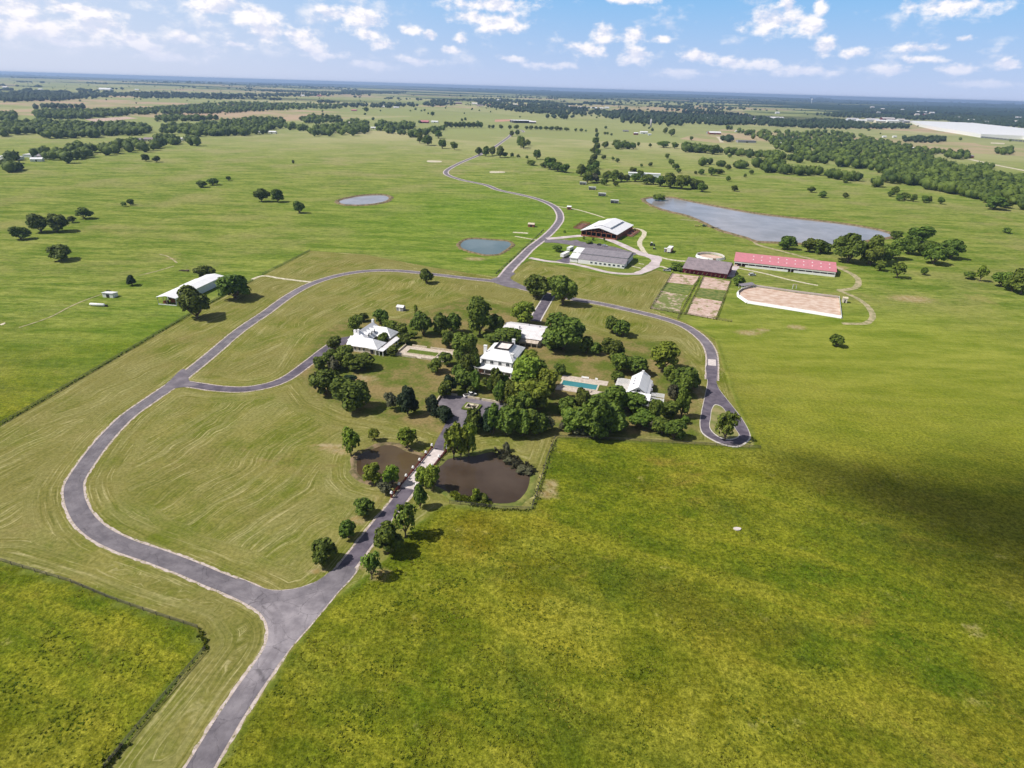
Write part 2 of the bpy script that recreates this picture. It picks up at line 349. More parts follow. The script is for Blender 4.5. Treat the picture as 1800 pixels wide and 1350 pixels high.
# ------------------------------------------------------------------ outlines read on the ground
P3 = Z(520, 520, 4.5); P4 = Z(880, 540, 3.913); PA = Z(800, 340, 4.5); PB = Z(520, 720, 3.6); PL = Z(0, 340, 3.6); PK = Z(0, 850, 2.7)
P2 = Z(600, 0, 3); PR = Z(1200, 0, 3); P1 = Z(0, 0, 3); P2a = Z(1120, 340, 4.0909); PD = Z(960, 370, 7.5); PH = Z(600, 160, 5); PN = Z(900, 130, 5)
PW = Z(1180, 150, 5.294); PE = Z(1440, 300, 5); PX = Z(1280, 430, 7.5); PG = Z(600, 540, 8.18); PM = Z(800, 550, 9); PQ = Z(960, 620, 8.18); PU = Z(1500, 130, 6); PV = Z(0, 150, 6); PT = Z(300, 130, 5.294); PJ = Z(1130, 380, 11.25)
def pts(z, *l): return [z(*p) for p in l]
def gnd(l, z=0): return [at(x, y, z) for x, y in l]
def spline(P, step=2.5, closed=False):
    P = [np.array(p, float) for p in P]; n = len(P); out = []
    for i in range(n if closed else n-1):
        p0, p1, p2, p3 = (P[(i-1) % n], P[i], P[(i+1) % n], P[(i+2) % n]) if closed else (P[max(i-1, 0)], P[i], P[i+1], P[min(i+2, n-1)])
        # centripetal parametrisation
        t0 = 0; t1 = max(np.linalg.norm(p1-p0), 1e-3)**.5; t2 = t1+max(np.linalg.norm(p2-p1), 1e-3)**.5; t3 = t2+max(np.linalg.norm(p3-p2), 1e-3)**.5
        k = max(2, int(np.linalg.norm(p2-p1)/step))
        for j in range(k):
            t = t1+(t2-t1)*j/k
            A1 = p1 if t1 == 0 else (t1-t)/t1*p0+t/t1*p1
            A2 = (t2-t)/(t2-t1)*p1+(t-t1)/(t2-t1)*p2; A3 = (t3-t)/(t3-t2)*p2+(t-t2)/(t3-t2)*p3
            B1 = (t2-t)/t2*A1+t/t2*A2; B2 = (t3-t)/(t3-t1)*A2+(t-t1)/(t3-t1)*A3
            out.append((t2-t)/(t2-t1)*B1+(t-t1)/(t2-t1)*B2)
    if not closed: out.append(P[-1])
    return np.array(out)
def seg_dist(X, Y, poly, closed=False):
    poly = np.array(poly, float); Q = np.roll(poly, -1, 0) if closed else poly[1:]; A = poly if closed else poly[:-1]
    best = np.full(X.shape, 1e9)
    for a, b in zip(A, Q):
        d = b-a; L2 = max((d@d), 1e-9); t = np.clip(((X-a[0])*d[0]+(Y-a[1])*d[1])/L2, 0, 1)
        best = np.minimum(best, np.hypot(X-a[0]-t*d[0], Y-a[1]-t*d[1]))
    return best
def inside(X, Y, poly):
    c = np.zeros(X.shape, bool); n = len(poly)
    for i in range(n):
        (x1, y1), (x2, y2) = poly[i], poly[(i+1) % n]
        if y1 == y2: continue
        c ^= ((y1 > Y) != (y2 > Y)) & (X < (x2-x1)*(Y-y1)/(y2-y1)+x1)
    return c
def relief(x, y):
    """low hills, only beyond two and a half kilometres"""
    r = np.hypot(x, y); k = np.clip((r-3500)/9000, 0, 1)
    return k*(16+16*np.sin(x/2100+1.3)*np.cos(y/2900)+11*np.sin(x/5300+y/3700))

LANE = pts(PK, (905, 1420), (1000, 1262), (1085, 1120), (1180, 975), (1262, 860), (1312, 775), (1328, 705), (1318, 640), (1280, 585), (1210, 540), (1110, 492), (1000, 448), (900, 405), (740, 345), (600, 298), (480, 240), (408, 180), (366, 110), (350, 50), (352, 0))+[(148, 820), (182, 775), (225, 731), (270, 699), (320, 664), (370, 624), (420, 582), (470, 548), (510, 519), (550, 498), (600, 483), (650, 476), (700, 476), (760, 482), (820, 489), (880, 496), (924, 508), (975, 520), (1040, 531), (1067, 536), (1111, 546), (1156, 557), (1199, 571), (1225, 587), (1243, 605), (1251, 624), (1252, 645), (1251, 668)]
DRIVE = [(548, 1056)]+pts(PB, (250, 1090), (330, 985), (450, 830), (560, 690), (650, 580), (722, 487))
DRIVE2 = pts(PB, (905, 262), (925, 205), (962, 140))+[(797, 737), (806, 722)]
NORTH = pts(PA, (365, 685), (440, 590), (520, 510), (600, 430), (680, 370), (740, 320), (795, 262), (829, 208), (822, 150), (780, 102), (700, 62), (600, 30), (480, 2))+pts(P2, (830, 1002), (760, 975), (640, 950), (565, 925), (552, 905), (620, 862), (720, 820), (800, 780), (870, 732), (930, 695))+pts(PH, (1590, 362), (1560, 340), (1450, 335))
WEST = pts(PL, (1110, 1192), (1250, 1216), (1400, 1236), (1550, 1240), (1700, 1214), (1795, 1180))+pts(P3, (100, 530), (200, 450), (285, 390), (350, 345))
GATE = pts(PA, (750, 800), (700, 885), (655, 960), (628, 1010))
UPPER = pts(PD, (0, 372), (130, 366), (300, 348), (480, 333), (620, 338), (760, 365), (900, 412), (1050, 478), (1200, 545), (1350, 592), (1450, 612))
LOWER = [(931, 453)]+pts(PD, (0, 665), (180, 682), (350, 702), (600, 760), (800, 810), (1000, 833), (1180, 833), (1300, 795), (1400, 720))
EASTL = pts(PD, (1095, 228), (1200, 240), (1285, 275), (1290, 320), (1245, 390), (1232, 440), (1275, 520), (1320, 580))
NWP = pts(PA, (790, 100), (950, 125), (1080, 160), (1180, 192))
EP = pts(PD, (1450, 598), (1600, 640), (1800, 668))+[(1203, 458)]
RP1 = pts(P2a, (700, 532), (900, 572), (1100, 622), (1300, 662)); RP2 = pts(PX, (30, 430), (75, 330), (110, 280))
TRACK = pts(PX, (380, 0), (600, 60), (800, 110), (1000, 165), (1200, 215), (1440, 300), (1600, 370), (1700, 440), (1715, 520), (1640, 580), (1450, 600))
TRACK2 = pts(PX, (1450, 600), (1600, 660), (1750, 740), (1860, 840), (1900, 960), (1800, 1040), (1500, 1040))
TRACK3 = [(1196, 386)]+pts(P2a, (500, 205), (600, 262), (700, 300), (800, 325))+pts(PX, (380, 0),)
TRACKW = [(444, 491), (461, 485), (497, 490), (530, 494), (552, 497)]
CREEKR = pts(PU, (830, 820), (930, 845)) ; FARRD = pts(PU, (1230, 900), (1500, 960), (1800, 1018), (2100, 1080))
POND_E = pts(PB, (870, 385), (925, 345), (960, 310), (1050, 300), (1150, 285), (1250, 265), (1300, 300), (1360, 350), (1440, 372), (1482, 390), (1487, 450), (1455, 535), (1390, 590), (1290, 600), (1150, 582), (1060, 572), (980, 533), (920, 505), (860, 470))
POND_W = pts(PB, (378, 345), (388, 290), (480, 250), (560, 222), (640, 230), (700, 262), (800, 292), (838, 312), (800, 370), (745, 420), (700, 452), (640, 470), (520, 470), (430, 445), (385, 405))
POND_S = pts(PA, (40, 405), (75, 372), (130, 360), (200, 362), (300, 370), (415, 380), (445, 405), (380, 460), (330, 485), (250, 488), (130, 462), (50, 430))
POND_N = [(596, 354), (610, 349), (640, 344), (673, 343), (684, 348), (667, 357), (633, 361), (606, 360)]
LAKE = pts(P2a, (62, 42), (120, 88), (210, 122), (380, 165), (500, 215), (600, 262), (800, 322), (870, 347), (1010, 352), (1180, 362), (1400, 372), (1600, 345))+pts(PR, (1000, 1262), (1100, 1244), (1060, 1222), (900, 1190), (700, 1165), (400, 1130), (200, 1095), (0, 1056))+pts(P2a, (250, 33), (150, 30))
MOWN = [(-330, 938), (0, 748), (225, 617), (345, 547), (450, 490), (545, 441), (640, 447), (760, 470), (872, 487), (933, 457), (1040, 478), (1093, 487), (1130, 484), (1152, 474), (1180, 484), (1144, 543), (1210, 568), (1258, 597), (1272, 645), (1296, 715), (1330, 787), (1000, 768), (976, 770), (953, 837), (931, 898), (826, 889), (778, 887), (728, 925), (675, 987), (570, 1067), (497, 1165), (345, 1400), (150, 1400), (237, 1287), (296, 1217), (363, 1135), (344, 1102), (274, 1081), (196, 1054), (126, 1024), (0, 985), (-330, 990)]
ESTATE = [(520, 655), (560, 590), (610, 560), (700, 560), (830, 520), (960, 560), (1080, 600), (1180, 600), (1225, 650), (1230, 770), (1100, 765), (960, 762), (900, 750), (800, 770), (700, 740), (620, 725), (560, 700)]
mown_w = gnd(MOWN); estate_w = gnd(ESTATE)

# ------------------------------------------------------------------ ground: one sheet to the horizon
def axis_lines(a, b, step, lo, hi, k=1.09):
    mid = list(np.arange(a, b+step/2, step)); up_ = []; dn = []; s = step; x = mid[-1]
    while x < hi: s *= k; x += s; up_.append(min(x, hi))
    s = step; x = mid[0]
    while x > lo: s *= k; x -= s; dn.append(max(x, lo))
    return np.array(dn[::-1]+mid+up_)
xs = axis_lines(-290, 270, 2.8, -36000, 36000); ys = axis_lines(40, 560, 2.6, -3000, 30000)
GX, GY = np.meshgrid(xs, ys); gx, gy = GX.ravel(), GY.ravel(); gz = relief(gx, gy)
near = (gx > -500) & (gx < 500) & (gy > -100) & (gy < 1300)
sd = np.full(gx.shape, -500.0); fd = np.full(gx.shape, 60.0); es = np.zeros(gx.shape)
nx, ny = gx[near], gy[near]
s_ = seg_dist(nx, ny, mown_w, True); ins = inside(nx, ny, mown_w); sd[near] = np.where(ins, s_, -s_)
f_ = s_.copy()
for rd in (LANE, DRIVE, DRIVE2, WEST, GATE, NORTH[:8], LOWER): f_ = np.minimum(f_, seg_dist(nx, ny, gnd(rd)))
for pd in (POND_E, POND_W): f_ = np.minimum(f_, seg_dist(nx, ny, gnd(pd), True))
f_ = np.minimum(f_, seg_dist(nx, ny, estate_w, True)); fd[near] = f_
e_ = seg_dist(nx, ny, estate_w, True); es[near] = np.clip(np.where(inside(nx, ny, estate_w), e_, -e_)/4+0.5, 0, 1)
# zones: deep grass in front (rough meadow) fading into the brighter pasture further off
c0 = np.array(at(1000, 770)); warm = np.clip((330-(gy+0.10*np.maximum(gx-60, 0)))/140, 0, 1)*np.where(sd > 0, 0, 1)
westp = np.clip((-60-gx)/120, 0, 1)*np.clip((gy-150)/80, 0, 1)
green = np.exp(-((gx+10)/150)**2-((gy-640)/190)**2)+0.8*np.exp(-((gx+165)/60)**2-((gy-300)/55)**2)+0.5*np.exp(-((gx-210)/70)**2-((gy-350)/35)**2)
bare = np.zeros(gx.shape)
for (px, py, rw, rh) in ((576, 785, 9, 3.2), (600, 793, 7, 3), (968, 852, 4, 5), (962, 868, 5, 4), (1712, 1108, 3.2, 2.6), (1315, 585, 10, 6), (1340, 580, 6, 4), (770, 283, 25, 14), (805, 306, 26, 10), (1600, 525, 20, 12), (300, 455, 6, 3), (835, 455, 12, 8), (700, 890, 4, 5), (640, 985, 4, 5), (668, 1010, 4, 4), (625, 915, 5, 4), (560, 1000, 4, 3), (1400, 575, 8, 6), (1480, 470, 8, 6), (1230, 690, 4, 20), (640, 665, 9, 5), (560, 640, 4, 4)):
    bx, by = at(px, py); bare = np.maximum(bare, np.exp(-((gx-bx)/rw)**2-((gy-by)/rh)**2))
nxn, nyn = len(xs), len(ys)
idx = np.arange(nxn*nyn).reshape(nyn, nxn)
quads = np.stack([idx[:-1, :-1], idx[:-1, 1:], idx[1:, 1:], idx[1:, :-1]], -1).reshape(-1, 4)
me = bpy.data.meshes.new('ground'); me.vertices.add(len(gx)); me.vertices.foreach_set('co', np.stack([gx, gy, gz], 1).ravel())
me.loops.add(quads.size); me.loops.foreach_set('vertex_index', quads.ravel()); me.polygons.add(len(quads))
me.polygons.foreach_set('loop_start', np.arange(0, quads.size, 4)); me.polygons.foreach_set('loop_total', np.full(len(quads), 4)); me.update(calc_edges=True)
me.polygons.foreach_set('use_smooth', [True]*len(quads))
for nm, arr in (('sd', sd), ('fd', fd), ('es', es), ('warm', warm), ('westp', westp), ('green', green), ('bare', bare)):
    me.attributes.new(nm, 'FLOAT', 'POINT').data.foreach_set('value', arr.astype(np.float32))
def ground_mat(g, b, t):
    A = lambda n: g.n('ShaderNodeAttribute', attribute_name=n).outputs['Fac']
    p = g.n('ShaderNodeNewGeometry').outputs['Position']; s = g.n('ShaderNodeSeparateXYZ', {0: p})
    N = lambda sc_, d=5, r=0.6, st=None, off=(0, 0, 0), ds=0.0: g.noise(g.vm('MULTIPLY_ADD', p, st or (1, 1, 1), off), sc_, d, r, ds)
    big = N(0.012, 6, 0.62); med = N(0.06, 7, 0.65, off=(40, 10, 0)); fine = N(0.9, 6, 0.7); clump = N(0.33, 5, 0.62, off=(5, 90, 0)); pat = N(0.022, 7, 0.68, off=(300, 70, 0), ds=0.6)
    # rough meadow in the foreground
    c = g.mix(g.ramp(med, 0.34, 0.66), (0.066, 0.102, 0.006), (0.138, 0.155, 0.010))
    c = g.mix(g.ramp(big, 0.40, 0.64), c, g.mix(g.ramp(med, 0.4, 0.6), (0.125, 0.122, 0.008), (0.195, 0.195, 0.022)))
    c = g.mix(g.m('MULTIPLY', g.ramp(pat, 0.555, 0.70), 0.6), c, (0.20, 0.140, 0.030))
    c = g.mix(g.m('MULTIPLY', g.ramp(N(0.035, 6, 0.66, off=(90, 31, 0)), 0.56, 0.70), 0.65), c, (0.050, 0.080, 0.010))
    c = g.mix(g.m('MULTIPLY', g.ramp(N(0.10, 6, 0.72, off=(11, 7, 0)), 0.60, 0.72), 0.55), c, (0.29, 0.27, 0.085))
    speck = g.m('MULTIPLY', g.ramp(N(1.3, 3, 0.7, off=(3, 9, 0)), 0.70, 0.78), g.ramp(N(0.05, 3, 0.5, off=(77, 7, 0)), 0.50, 0.62))
    c = g.mix(g.m('MULTIPLY', speck, 0.7), c, (0.42, 0.40, 0.25))
    sw = g.n('ShaderNodeVectorRotate', {'Vector': p, 'Angle': 0.45}, rotation_type='Z_AXIS').outputs[0]
    st2 = g.noise(g.vm('MULTIPLY', sw, (0.012, 0.065, 1)), 1.0, 6, 0.65)
    c = g.mix(g.m('MULTIPLY', g.ramp(st2, 0.50, 0.64), 0.55), c, (0.215, 0.205, 0.020)); c = g.mix(g.m('MULTIPLY', g.ramp(st2, 0.47, 0.36), 0.55), c, (0.062, 0.088, 0.008))
    c = g.mix(g.m('MULTIPLY', g.ramp(N(0.018, 5, 0.6, off=(210, 33, 0)), 0.52, 0.66), 0.28), c, (0.155, 0.108, 0.012))
    meadow = g.mix(g.ramp(clump, 0.30, 0.70), g.vm('MULTIPLY', c, (0.74, 0.78, 0.7)), g.vm('MULTIPLY', c, (1.18, 1.16, 1.2)))
    grain = N(2.6, 4, 0.75)
    meadow = g.vm('MULTIPLY', meadow, (1.22, 1.20, 1.15)); rt = g.m('MULTIPLY', g.ramp(s.outputs[0], 40, 120), g.ramp(s.outputs[1], 120, 230)); meadow = g.mix(g.m('MULTIPLY', rt, 0.45), meadow, (0.225, 0.240, 0.025))
    meadow = g.mix(g.ramp(fine, 0.34, 0.66), g.vm('MULTIPLY', meadow, (0.55, 0.58, 0.5)), g.vm('MULTIPLY', meadow, (1.34, 1.30, 1.45)))
    meadow = g.mix(g.ramp(grain, 0.34, 0.66), g.vm('MULTIPLY', meadow, (0.66, 0.68, 0.6)), g.vm('MULTIPLY', meadow, (1.30, 1.28, 1.4)))
    # pasture
    streak = N(0.055, 9, 0.74, st=(0.35, 1.4, 1))
    pc = g.mix(g.ramp(streak, 0.38, 0.62), (0.150, 0.215, 0.038), (0.335, 0.350, 0.115))
    pc = g.mix(g.m('MULTIPLY', g.ramp(big, 0.46, 0.66), 0.75), pc, (0.350, 0.315, 0.160))
    pc = g.mix(g.m('MULTIPLY', g.ramp(pat, 0.57, 0.72), 0.5), pc, (0.37, 0.285, 0.16))
    pc = g.mix(g.m('MULTIPLY', g.ramp(N(0.03, 6, 0.7, st=(0.5, 1.4, 1), off=(19, 3, 0)), 0.52, 0.68), 0.6), pc, (0.125, 0.190, 0.028))
    pc = g.mix(g.m('MULTIPLY', A('green'), 0.75), pc, g.mix(g.ramp(streak, 0.35, 0.65), (0.110, 0.215, 0.018), (0.225, 0.330, 0.045)))
    pc = g.mix(g.ramp(N(0.28, 6, 0.75, st=(0.6, 1.3, 1)), 0.34, 0.66), g.vm('MULTIPLY', pc, (0.66, 0.72, 0.62)), g.vm('MULTIPLY', pc, (1.2, 1.17, 1.25)))
    pc = g.mix(g.m('MULTIPLY', g.ramp(N(0.11, 6, 0.75, st=(0.7, 1.6, 1), off=(7, 77, 0)), 0.56, 0.66), 0.5), pc, g.vm('MULTIPLY', pc, (0.5, 0.6, 0.45)))
    # far fields: patchwork of parcels
    vor = g.n('ShaderNodeTexVoronoi', {'Vector': g.vm('MULTIPLY', g.n('ShaderNodeVectorRotate', {'Vector': p, 'Angle': 0.4}, rotation_type='Z_AXIS').outputs[0], (0.7, 1.0, 0)), 'Scale': 0.0016, 'Randomness': 0.8}, distance='CHEBYCHEV')
    vs = g.n('ShaderNodeSeparateColor', {0: vor.outputs['Color']})
    ff = g.mix(vs.outputs[0], (0.24, 0.275, 0.100), (0.38, 0.350, 0.19)); ff = g.mix(g.ramp(vs.outputs[1], 0.70, 0.78), ff, (0.42, 0.31, 0.21))
    ff = g.mix(g.ramp(N(0.004, 6, 0.6), 0.42, 0.62), ff, (0.25, 0.27, 0.11))
    woods = g.m('ADD', N(0.00042, 7, 0.66, st=(0.55, 1.1, 1), off=(900, 120, 0)), g.ramp(s.outputs[1], 3000, 16000, -0.07, 0.08, False))
    woods = g.m('ADD', woods, g.ramp(g.m('DIVIDE', s.outputs[0], s.outputs[1]), -0.3, 0.7, -0.01, 0.10, False))
    farw = g.m('MULTIPLY', g.ramp(woods, 0.50, 0.535), g.ramp(s.outputs[1], 3600, 5200))
    pc = g.mix(g.ramp(s.outputs[1], 900, 1900), pc, ff)
    pc = g.mix(g.ramp(s.outputs[1], 450, 1700), g.vm('MULTIPLY', pc, (0.74, 0.78, 0.52)), pc)  # pasture turns paler with distance: haze put into its colour
    yel = g.m('MULTIPLY', g.m('MULTIPLY', g.ramp(s.outputs[0], 70, 130), g.ramp(s.outputs[1], 430, 300)), 0.8)
    pc = g.mix(yel, pc, g.mix(g.ramp(streak, 0.35, 0.65), (0.150, 0.190, 0.018), (0.270, 0.285, 0.045)))
    base = g.mix(A('warm'), pc, meadow)
    # mown lawn with swaths following its edges
    fdv = A('fd'); sdv = A('sd')
    wq = N(0.02, 3, 0.5, off=(50, 50, 0))
    dl = g.m('ADD', g.m('ADD', g.m('MULTIPLY', s.outputs[0], 0.93), g.m('MULTIPLY', s.outputs[1], -0.36)), g.m('MULTIPLY', wq, 26.0))
    far_ = g.ramp(g.m('ADD', fdv, g.m('MULTIPLY', wq, 16.0)), 18.0, 22.0)
    cc = g.n('ShaderNodeMix', {0: far_, 2: fdv, 3: dl}, data_type='FLOAT').outputs[0]
    ln = g.noise(g.xyz(g.m('MULTIPLY', cc, 1.75), g.m('MULTIPLY', s.outputs[0], 0.05), g.m('MULTIPLY', s.outputs[1], 0.05)), 1.0, 5, 0.65)
    ln2 = g.noise(g.xyz(g.m('MULTIPLY', cc, 0.32), g.m('MULTIPLY', s.outputs[0], 0.02), g.m('MULTIPLY', s.outputs[1], 0.02)), 1.0, 3, 0.5)
    lawn = g.mix(g.ramp(med, 0.36, 0.64), (0.118, 0.142, 0.016), (0.215, 0.200, 0.054))
    lawn = g.mix(g.m('MULTIPLY', g.ramp(N(0.014, 6, 0.65, off=(66, 12, 0)), 0.42, 0.60), 0.75), lawn, (0.190, 0.172, 0.052))
    lawn = g.mix(g.m('MULTIPLY', g.ramp(ln2, 0.45, 0.66), 0.6), lawn, (0.225, 0.215, 0.075))
    lawn = g.mix(g.m('MULTIPLY', g.m('MULTIPLY', g.ramp(ln, 0.52, 0.66), g.ramp(N(0.05, 5, 0.65, off=(8, 3, 0)), 0.32, 0.58)), 0.74), lawn, (0.40, 0.36, 0.17))
    lawn = g.mix(g.m('MULTIPLY', g.ramp(ln, 0.46, 0.34), 0.55), lawn, (0.088, 0.098, 0.013))
    lawn = g.mix(g.m('MULTIPLY', g.ramp(pat, 0.58, 0.72), 0.5), lawn, (0.24, 0.175, 0.075))
    gard = g.mix(g.ramp(N(0.045, 6, 0.7, off=(2, 8, 0)), 0.40, 0.62), (0.100, 0.130, 0.020), (0.235, 0.180, 0.075))
    lawn = g.mix(A('es'), lawn, gard)
    lawn = g.mix(g.ramp(fine, 0.33, 0.67), g.vm('MULTIPLY', lawn, (0.76, 0.78, 0.74)), g.vm('MULTIPLY', lawn, (1.2, 1.18, 1.24)))
    edge = g.m('ADD', sdv, g.m('MULTIPLY', g.m('SUBTRACT', clump, 0.5), 3.0))
    base = g.mix(g.ramp(edge, -0.5, 0.5), base, lawn)
    rim = g.m('MULTIPLY', g.m('MULTIPLY', g.ramp(sdv, -3.2, -0.8), g.ramp(sdv, 0.6, -0.6)), g.ramp(med, 0.35, 0.5))
    base = g.mix(g.m('MULTIPLY', rim, 0.40), base, (0.065, 0.095, 0.012))
    base = g.mix(farw, base, (0.024, 0.044, 0.020))
    bz = g.m('MULTIPLY', g.ramp(g.m('ADD', A('bare'), g.m('MULTIPLY', g.m('SUBTRACT', N(0.45, 6, 0.75), 0.5), 1.3)), 0.40, 0.95), 0.7)
    base = g.mix(bz, base, g.mix(g.ramp(clump, .35, .65), (0.30, 0.20, 0.09), (0.42, 0.33, 0.21)))
    t.links.new(base, b.inputs['Base Color'])
    hgt = g.m('ADD', g.m('MULTIPLY', fine, 0.5), g.m('MULTIPLY', clump, 1.2))
    amp = g.mix(g.ramp(sdv, -1, 1), (1, 1, 1), (0.12, 0.12, 0.12))
    bn = g.n('ShaderNodeBump', {'Height': g.m('MULTIPLY', hgt, g.n('ShaderNodeSeparateColor', {0: amp}).outputs[0]), 'Distance': 0.75, 'Strength': 0.8}); t.links.new(bn.outputs[0], b.inputs['Normal'])
gm = mat('ground grass', ground_mat, rough=1.0, spec=0.0); me.materials.append(gm)
ground = link('ground', me); tag(ground, kind='structure')

# ------------------------------------------------------------------ roads, tracks, water
_zc = [0.012]
def nextz(y=300): _zc[0] += 0.004; return _zc[0]+(0.02 if y > 700 else 0)
def ribbon(name, P, w, m, z=None, jit=0.0, step=2.5, kind='structure', w2=None):
    C = spline(P, step); T = np.gradient(C, axis=0); T /= np.linalg.norm(T, axis=1)[:, None]; Nn = np.stack([-T[:, 1], T[:, 0]], 1)
    n = len(C); ww = np.full(n, w/2.0) if w2 is None else np.linspace(w/2, w2/2, n)
    j1 = rng.uniform(-jit, jit, n); j2 = rng.uniform(-jit, jit, n)
    Lf = C+Nn*(ww+j1)[:, None]; Rt = C-Nn*(ww+j2)[:, None]; z = z or nextz(C[:, 1].mean())
    b = MB(); b.v = [(x, y, z+float(relief(x, y))) for x, y in Lf]+[(x, y, z+float(relief(x, y))) for x, y in Rt]; b.f = [(i, n+i, n+i+1, i+1) for i in range(n-1)]
    o = b.build(name, m); return tag(o, kind=kind) if kind else o
def sheet(name, P, m, z=None, smooth=False, kind='structure', step=2.0, jit=0.0):
    C = spline(P, step, True) if smooth else np.array(P)
    if jit: C = C+rng.uniform(-jit, jit, C.shape)
    z = z or nextz(C[:, 1].mean()); b = MB(); b.v = [(x, y, z) for x, y in C]
    a = sum(C[i][0]*C[(i+1) % len(C)][1]-C[(i+1) % len(C)][0]*C[i][1] for i in range(len(C)))
    b.f = [tuple(range(len(C))) if a > 0 else tuple(range(len(C)-1, -1, -1))]
    o = b.build(name, m)
    import bmesh
    bm = bmesh.new(); bm.from_mesh(o.data); bmesh.ops.triangulate(bm, faces=bm.faces[:]); bm.to_mesh(o.data); bm.free()
    return tag(o, kind=kind) if kind else o
# lanes: shoulder first, asphalt above
zs = 0.014
ribbon('road_shoulder', gnd(LANE[:28]), 6.7, M['shoulder'], 0.014, 0.22, 1.2)
ribbon('road_shoulder', gnd(LANE[27:]), 6.6, M['shoulder'], 0.018, 0.16, 1.5)
ribbon('road_shoulder', gnd(DRIVE), 6.0, M['shoulder'], 0.022, 0.22, 1.2)
ribbon('road_shoulder', gnd(WEST), 6.0, M['shoulder'], 0.026, 0.12)
ribbon('road_shoulder', gnd(NORTH), 8.6, M['gravel'], 0.030, 0.2, 4)
JUNC = pts(PK, (1060, 475), (1130, 450), (1205, 480), (1290, 507), (1400, 500), (1500, 466), (1610, 395), (1690, 405), (1590, 530), (1500, 640), (1385, 772), (1300, 880), (1190, 960), (1240, 860), (1285, 760), (1290, 680), (1262, 610), (1200, 555), (1130, 518))
jw = gnd(JUNC); jc = np.mean(jw, axis=0)
sheet('road_shoulder', [tuple(jc+(np.array(p)-jc)*1.035) for p in jw], M['shoulder'], 0.034, True, step=1.2, jit=0.08)
LOOPO = pts(P4, (1424, 395), (1424, 520), (1405, 620), (1384, 720), (1374, 810), (1392, 865), (1450, 905), (1530, 940), (1620, 955), (1680, 930), (1712, 895), (1704, 850), (1660, 770), (1600, 690), (1540, 615), (1500, 560), (1482, 500), (1480, 395))
lw = gnd(LOOPO); lc = np.mean(lw, axis=0)
sheet('road_shoulder', [tuple(lc+(np.array(p)-lc)*1.035) for p in lw], M['kerb'], 0.038, True, step=1.5)
def _lane(g, b, t):
    p = g.n('ShaderNodeNewGeometry').outputs['Position']; jx, jy = at(487, 1120)
    d = g.vm('LENGTH', g.vm('ADD', p, (-jx, -jy, 0)))
    w = g.m('MULTIPLY', g.ramp(g.m('ADD', d, g.m('MULTIPLY', g.noise(p, 0.16, 5, 0.6), 14.0)), 34, 10), 0.85)
    nz = g.ramp(g.noise(p, 0.22, 8, 0.62), 0.3, 0.72)
    c = g.mix(w, g.mix(nz, (0.110, 0.098, 0.113), (0.200, 0.181, 0.198)), g.mix(nz, (0.195, 0.175, 0.192), (0.36, 0.325, 0.345)))
    crk = g.n('ShaderNodeTexVoronoi', {'Vector': g.vm('ADD', p, g.vm('MULTIPLY', g.noise(p, 0.6, 3, 0.6, col=True), (1.5, 1.5, 0))), 'Scale': 0.16}, feature='DISTANCE_TO_EDGE').outputs['Distance']
    c = g.mix(g.m('MULTIPLY', g.ramp(crk, 0.012, 0.0), 0.6), c, (0.05, 0.045, 0.05))
    c = g.mix(g.m('MULTIPLY', g.ramp(g.noise(p, 1.6, 4, 0.7), 0.62, 0.72), 0.25), c, (0.08, 0.07, 0.08))
    t.links.new(c, b.inputs['Base Color'])
M['lane'] = mat('lane asphalt', _lane, rough=0.9)
ribbon('asphalt_lane', gnd(LANE[:28]), 5.2, M['lane'], 0.042, 0.03)
ribbon('asphalt_lane', gnd(LANE[27:]), 5.0, M['asphalt'], 0.050, 0.03)
sheet('asphalt_junction', jw, M['lane'], 0.0595, True)
def _wear(g, b, t):
    p = g.n('ShaderNodeNewGeometry').outputs['Position']; tr = g.n('ShaderNodeBsdfTransparent')
    b.inputs['Base Color'].default_value = (0.30, 0.27, 0.29, 1)
    mx = g.n('ShaderNodeMixShader', {0: g.m('MULTIPLY', g.ramp(g.noise(p, 0.25, 6, 0.7), 0.4, 0.7), 0.5), 1: tr.outputs[0], 2: b.outputs[0]}); t.links.new(mx.outputs[0], t.nodes['Material Output'].inputs['Surface'])
M['wear'] = mat('tyre wear', _wear, rough=0.9)
def offset(P, d):
    C = spline(P, 3); T_ = np.gradient(C, axis=0); T_ /= np.linalg.norm(T_, axis=1)[:, None]; return C+np.stack([-T_[:, 1], T_[:, 0]], 1)*d
for d_ in (-0.95, 0.95): ribbon('tyre_wear', offset(gnd(LANE[:28]), d_), 0.6, M['wear'], 0.0635 if d_ < 0 else 0.0640, 0.05, 3)
ribbon('asphalt_driveway', gnd(DRIVE), 4.5, M['asphalt_dark'], 0.058, 0.03)
ribbon('asphalt_driveway', gnd(DRIVE2), 4.6, M['asphalt_dark'], 0.062, 0.03)
ribbon('asphalt_driveway', gnd(WEST), 4.7, M['asphalt_dark'], 0.066, 0.03)
ribbon('asphalt_road', gnd(NORTH), 5.6, M['asphalt'], 0.070, 0.05, 4)
sheet('asphalt_turning_loop', lw, M['asphalt_dark'], 0.074, True)
tj = gnd([(862, 492), (880, 486), (893, 478), (905, 480), (897, 489), (915, 500), (930, 508), (900, 506), (880, 501)])
sheet('asphalt_junction', tj, M['asphalt'], 0.0785, True)
tw = gnd(pts(PL, (1000, 1270), (1080, 1180), (1160, 1110), (1190, 1150), (1200, 1190), (1260, 1212), (1180, 1225), (1100, 1235), (1040, 1275)))
sheet('asphalt_junction', tw, M['asphalt'], 0.0805, True)
